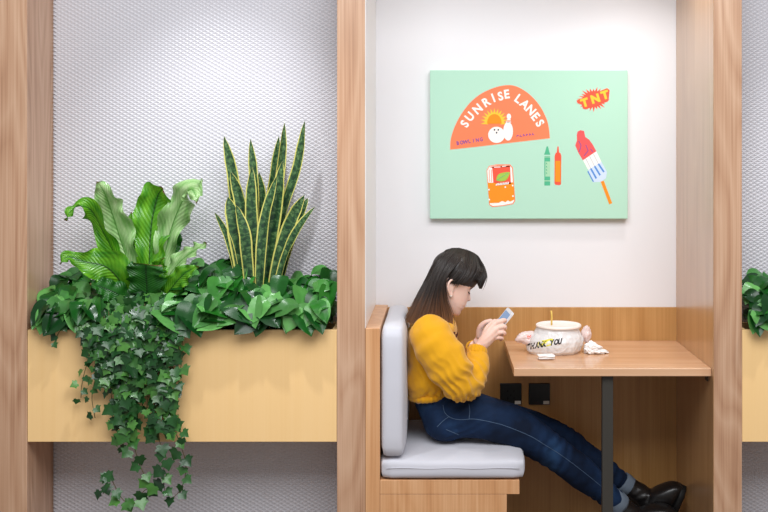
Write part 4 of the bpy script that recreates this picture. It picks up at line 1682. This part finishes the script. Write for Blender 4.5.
def pothos(label, x0, x1, top, n, seed, size=(.068, .100)):
    """leaves on arching stalks between photo columns x0..x1; top(x) = photo row of the crest"""
    rr = random.Random(seed)
    xm = (x0 + x1) / 2
    t = thing('pothos', (W(xm, 320, .12).x, .12, ZS), label, 'pothos', 'pothos plants in the planters')
    bl, bs = bmesh.new(), bmesh.new()
    nb_ = int(n * .55)
    for i in range(n + nb_):
        deep = i < nb_                      # leaves in the thick of the plant
        front = (not deep) and i % 4 == 0   # the row spilling just over the lip
        layer = rr.random()
        px = x0 + (x1 - x0) * ((i * .618034 + rr.random() * .12) % 1.0)
        tp = top(px)
        if deep:
            y, py = rr.uniform(.05, .19), rr.uniform(tp + 12, 326)
        elif front:
            y, py = rr.uniform(-.035, -.01), rr.uniform(308, 323)
        else:
            y, py = .17 - .19 * layer, tp + 4 + (312 - tp) * layer * rr.uniform(.8, 1.05)
        c = W(px, py, y)
        ln = rr.uniform(*size) * (.8 if deep else 1)
        th = rr.gauss(0, 1.15) if not front else rr.gauss(0, .9)
        d = Vector((math.sin(th), -.30 - .3 * rr.random(), -math.cos(th) * (.75 if layer > .3 or front else .2) + (.25 if layer < .3 and not front else 0))).normalized()
        nh = Vector((rr.gauss(0, .32), -.62, .95 + rr.gauss(0, .35)))
        hwid = ln * rr.uniform(.36, .44)
        dr = Vector((0, 0, -1))
        base = c - d * (ln * .45)
        pts = [base, base + d * (ln * .35) + Vector((0, -.002, .007)), base + d * (ln * .7) + dr * (.03 * ln), base + d * ln + dr * (.16 * ln)]
        # whole leaf slides aside rather than through the partitions, the back panel or the planter
        X0, X1 = (XL1, XM0) if xm < 400 else (XR1, 2.04)
        lo, hi = min(p_.x for p_ in pts) - hwid * .8, max(p_.x for p_ in pts) + hwid * .8
        dx = max(0, X0 + .004 - lo) - max(0, hi - X1 + .004)
        my = max(p_.y for p_ in pts) + hwid * .4
        dy = -max(0, my - .236)
        zl = min(p_.z for p_ in pts)
        dz = 0
        if min(p_.y for p_ in pts) > -.02 and zl < .885:
            dz = .885 - zl
        elif zl < .85:
            dz = .85 - zl
        sh = Vector((dx, dy, dz))
        pts = [p_ + sh for p_ in pts]
        for p_ in pts:
            if -.012 < p_.y < .03 and p_.z < .89:
                p_.z = .89
        strap(bl, pts, hwid, PW, nh, n=15, m=8, fold=.10 + .25 * rr.random(), ruff=.002, freq=6, ph=rr.random() * 6, edge=.04, seed=i * 1.3)
        root = Vector((c.x * .6 + W(xm, 300, .1).x * .4 + rr.gauss(0, .02), min(max(.12 + rr.gauss(0, .03), .05), .2), ZS))
        midp = (root + pts[0]) / 2 + Vector((0, .01, .03))
        q = [Vector(x) for x in spline([tuple(root), tuple(midp), tuple(pts[0])], 8)]
        tube(bs, q, .0016, 5)
    X0, X1 = (XL1, XM0) if xm < 400 else (XR1, 2.04)
    for v in list(bl.verts) + list(bs.verts):
        v.co.x = min(max(v.co.x, X0 + .002), X1 - .002)
        v.co.y = min(v.co.y, .240)
    build('foliage', bl, M['pothos'], t, recalc=False)
    build('stalks', bs, M['stem'], t)
    return t


pothos('pothos with dark glossy leaves at the left end, by the far left post', 30, 108, lambda x: interp([(30, 296), (45, 283), (62, 266), (80, 272), (108, 286)], x), 54, 11)
pothos('pothos with pale glossy leaves between the trailing ivy and snake plant', 163, 252, lambda x: interp([(163, 280), (180, 268), (210, 257), (235, 250), (252, 256)], x), 60, 12, (.080, .125))
pothos('pothos with dark drooping leaves at the right end, below the snake plant', 246, 337, lambda x: interp([(246, 254), (262, 264), (285, 276), (310, 270), (337, 262)], x), 62, 13)
pothos('pothos with dark leaves beyond the oak post at the right edge', 743, 842, lambda x: interp([(743, 270), (765, 272), (800, 282), (842, 286)], x), 62, 14)

# ---- trailing ivy
ivy = thing('trailing_ivy', (W(135, 310, .08).x, .08, ZS), 'trailing ivy with small lobed leaves hanging down over the planter front', 'ivy')
IVY = [(0, -.02), (.24, -.16), (.52, -.06), (.46, .14), (.68, .36), (.38, .48), (.22, .70), (0, 1.0)]
IVY = IVY + [(-x, y) for x, y in IVY[-2:0:-1]]
bl = bmesh.new()
rr = random.Random(21)


def ivy_leaf(c, size, d, nh):
    d = d.normalized()
    nn = (nh - d * nh.dot(d)).normalized()
    s = d.cross(nn)
    sq = rr.uniform(.85, 1.15)
    ctr = bl.verts.new(c + d * (.22 * size) - nn * .0)
    V = []
    for x, y in IVY:
        V.append(bl.verts.new(c + s * (x * size * .95 * sq) + d * (y * size * .9) + nn * (size * (.16 * abs(x) - .22 * max(0, y - .3) ** 2 + rr.uniform(-.03, .03)))))
    for i in range(len(V)):
        f = bl.faces.new((V[i], V[(i + 1) % len(V)], ctr))
        f.smooth = True


def vine(pts, step=.0185, size=(.032, .054), thin=.0013, bare=0.0):
    q = [Vector(p_) for p_ in spline([tuple(p_) for p_ in pts], max(12, 6 * len(pts)))]
    bm = bmesh.new()
    tube(bm, q, thin, 5)
    build('vine', bm, M['vine'], ivy)
    acc, side = 0.0, 1
    tot = sum((b_ - a_).length for a_, b_ in zip(q[:-1], q[1:]))
    run = 0.0
    for a_, b_ in zip(q[:-1], q[1:]):
        seg = (b_ - a_).length
        acc += seg
        run += seg
        if acc >= step:
            acc = 0
            side = -side
            if run / tot < bare:
                continue
            sz = rr.uniform(*size) * (1 - .25 * run / tot)
            d = Vector((side * rr.uniform(.1, .9), rr.uniform(-.45, .1), -rr.uniform(.35, 1)))
            nh = Vector((rr.gauss(0, .35) + side * .15, -1, rr.uniform(.0, .9)))
            st = b_ + Vector((side * rr.uniform(.002, .012), -rr.uniform(.004, .026), rr.uniform(-.004, .006)))
            ivy_leaf(st, sz, d, nh)


for i in range(32):
    x = 82 + 99 * i / 31 + rr.uniform(-1.5, 1.5)
    if 112 < x < 178:
        ye = rr.uniform(395, 437)
    elif x < 96:
        ye = rr.uniform(345, 372)
    else:
        ye = rr.uniform(372, 415)
    xe = x + (134 - x) * .28 + rr.uniform(-5, 5) if x < 134 else x - rr.uniform(-3, 10)
    dep = -rr.uniform(.012, .05)
    pts = [W(135 + (x - 135) * .7, 320, .09)]
    pts[0].z = ZS
    pts += [W(x, rr.uniform(298, 312), .045), W(x + rr.uniform(-2, 2), 324, -.012 + dep * .3), W((x + xe) / 2 + rr.uniform(-3, 3), (330 + ye) / 2, dep), W(xe, ye, dep * .8)]
    vine(pts)
# crown of the plant over the box
for i in range(230):
    x = rr.uniform(88, 180)
    tp = interp([(86, 305), (105, 290), (125, 280), (145, 282), (165, 288), (181, 302)], x)
    f_ = rr.random()
    py = tp + (334 - tp) * f_
    y = .10 - .14 * f_ + rr.uniform(-.02, .02)
    c = W(x, py, y)
    if c.z < .89 and y > -.012:
        c.z = .893
    ivy_leaf(c, rr.uniform(.030, .048), Vector((rr.gauss(0, .7), -.6, -rr.uniform(.0, .9))), Vector((rr.gauss(0, .4), -.7, rr.uniform(.3, 1.1))))
g = .030
for pts in (
    [(92, 314, .0), (72, 321, -.012), (60, 331, -.018), (53, 346, -.018)],
    [(100, 325, -.03), (88, 360, -.025), (82, 384, -.02), (81, 398, -.02)],
    [(104, 340, -.03), (97, 372, -.02), (92, 396, -.02), (95, 418, -.02)],
):
    vine([W(*p_) for p_ in pts], .022, (.024, .036))
for pts, sz in (
    ([(124, 405, -.04), (128, 428, -.035), (134, 446, -.03), (141, 468, -.025), (152, 487, -.02)], (.040, .052)),
    ([(172, 405, -.03), (173, 425, -.03), (181, 446, -.025), (186, 466, -.02), (182, 487, -.02), (172, 499, -.02)], (.034, .050)),
    ([(160, 410, -.04), (158, 436, -.035), (166, 456, -.03), (163, 474, -.03), (165, 492, -.03)], (.040, .056)),
    ([(165, 484, -.03), (152, 487, -.025), (143, 492, -.02), (136, 503, -.02), (126, 502, -.02), (119, 494, -.02), (113, 482, -.02)], (.036, .050)),
    ([(113, 482, -.02), (110, 476, -.02), (107, 484, -.022), (103, 494, -.022)], (.034, .044)),
    ([(113, 482, -.02), (112, 474, -.02), (104, 474, -.022), (100, 478, -.022)], (.034, .044)),
    ([(118, 400, -.04), (114, 420, -.035), (119, 436, -.03), (121, 450, -.03)], (.036, .046)),
    ([(178, 414, -.03), (180, 430, -.03), (184, 436, -.03), (186, 442, -.03)], (.034, .044)),
):
    vine([W(*p_) for p_ in pts], .024, sz)
build('foliage', bl, M['ivy'], ivy, recalc=False)

# ------------------------------------------------------------------ camera, light, colour
cd = bpy.data.cameras.new('camera')
cam = bpy.data.objects.new('camera', cd)
COL.objects.link(cam)
cam.location = (0, -D, EYE)
cam.rotation_euler = (PI / 2, 0, 0)
cd.sensor_width = 36
cd.lens = F / 768 * 36
cd.shift_x = -(VX - 384) / 768
cd.shift_y = -(256 - VY) / 768
cd.clip_start = 0.05
scene.camera = cam

w = bpy.data.worlds.new('world')
scene.world = w
w.use_nodes = True
w.node_tree.nodes['Background'].inputs[0].default_value = (0.95, 0.975, 1.0, 1)
w.node_tree.nodes['Background'].inputs[1].default_value = 0.4


def area(name, loc, target, sx, sy, power, col=(1, 0.96, 0.92), spread=PI):
    ld = bpy.data.lights.new(name, 'AREA')
    ld.shape = 'RECTANGLE'
    ld.size, ld.size_y = sx, sy
    ld.energy = power
    ld.color = col
    ld.spread = spread
    o = bpy.data.objects.new(name, ld)
    COL.objects.link(o)
    o.location = loc
    o.rotation_euler = (Vector(target) - Vector(loc)).to_track_quat('-Z', 'Y').to_euler()
    return o


def spot(name, loc, target, power, ang, blend=0.6, size=0.06, col=(.95, .98, 1)):
    ld = bpy.data.lights.new(name, 'SPOT')
    ld.energy = power
    ld.spot_size = R_(ang)
    ld.spot_blend = blend
    ld.shadow_soft_size = size
    ld.color = col
    o = bpy.data.objects.new(name, ld)
    COL.objects.link(o)
    o.location = loc
    o.rotation_euler = (Vector(target) - Vector(loc)).to_track_quat('-Z', 'Y').to_euler()
    return o


area('ceiling_panel_light', (0.2, -2.3, 3.05), (0.0, 0.0, 0.9), 3.2, 1.5, 108, (.96, .98, 1))
spot('planter_downlight', (-0.72, -0.55, 2.6), (-0.78, 0.1, 1.15), 62, 60, 0.9, 0.04)
spot('planter_downlight', (1.6, -0.55, 2.6), (1.6, 0.1, 1.15), 62, 60, 0.9, 0.04)
area('booth_downlight', (0.78, 0.10, ZC - 0.01), (0.78, 0.14, 0.7), 0.12, 0.12, 2.2, (1, .99, .97), spread=R_(120))

vs = scene.view_settings
vs.view_transform = 'Standard'
vs.look = 'None'
vs.gamma = 1
vs.use_curve_mapping = False
vs.exposure = 0.04
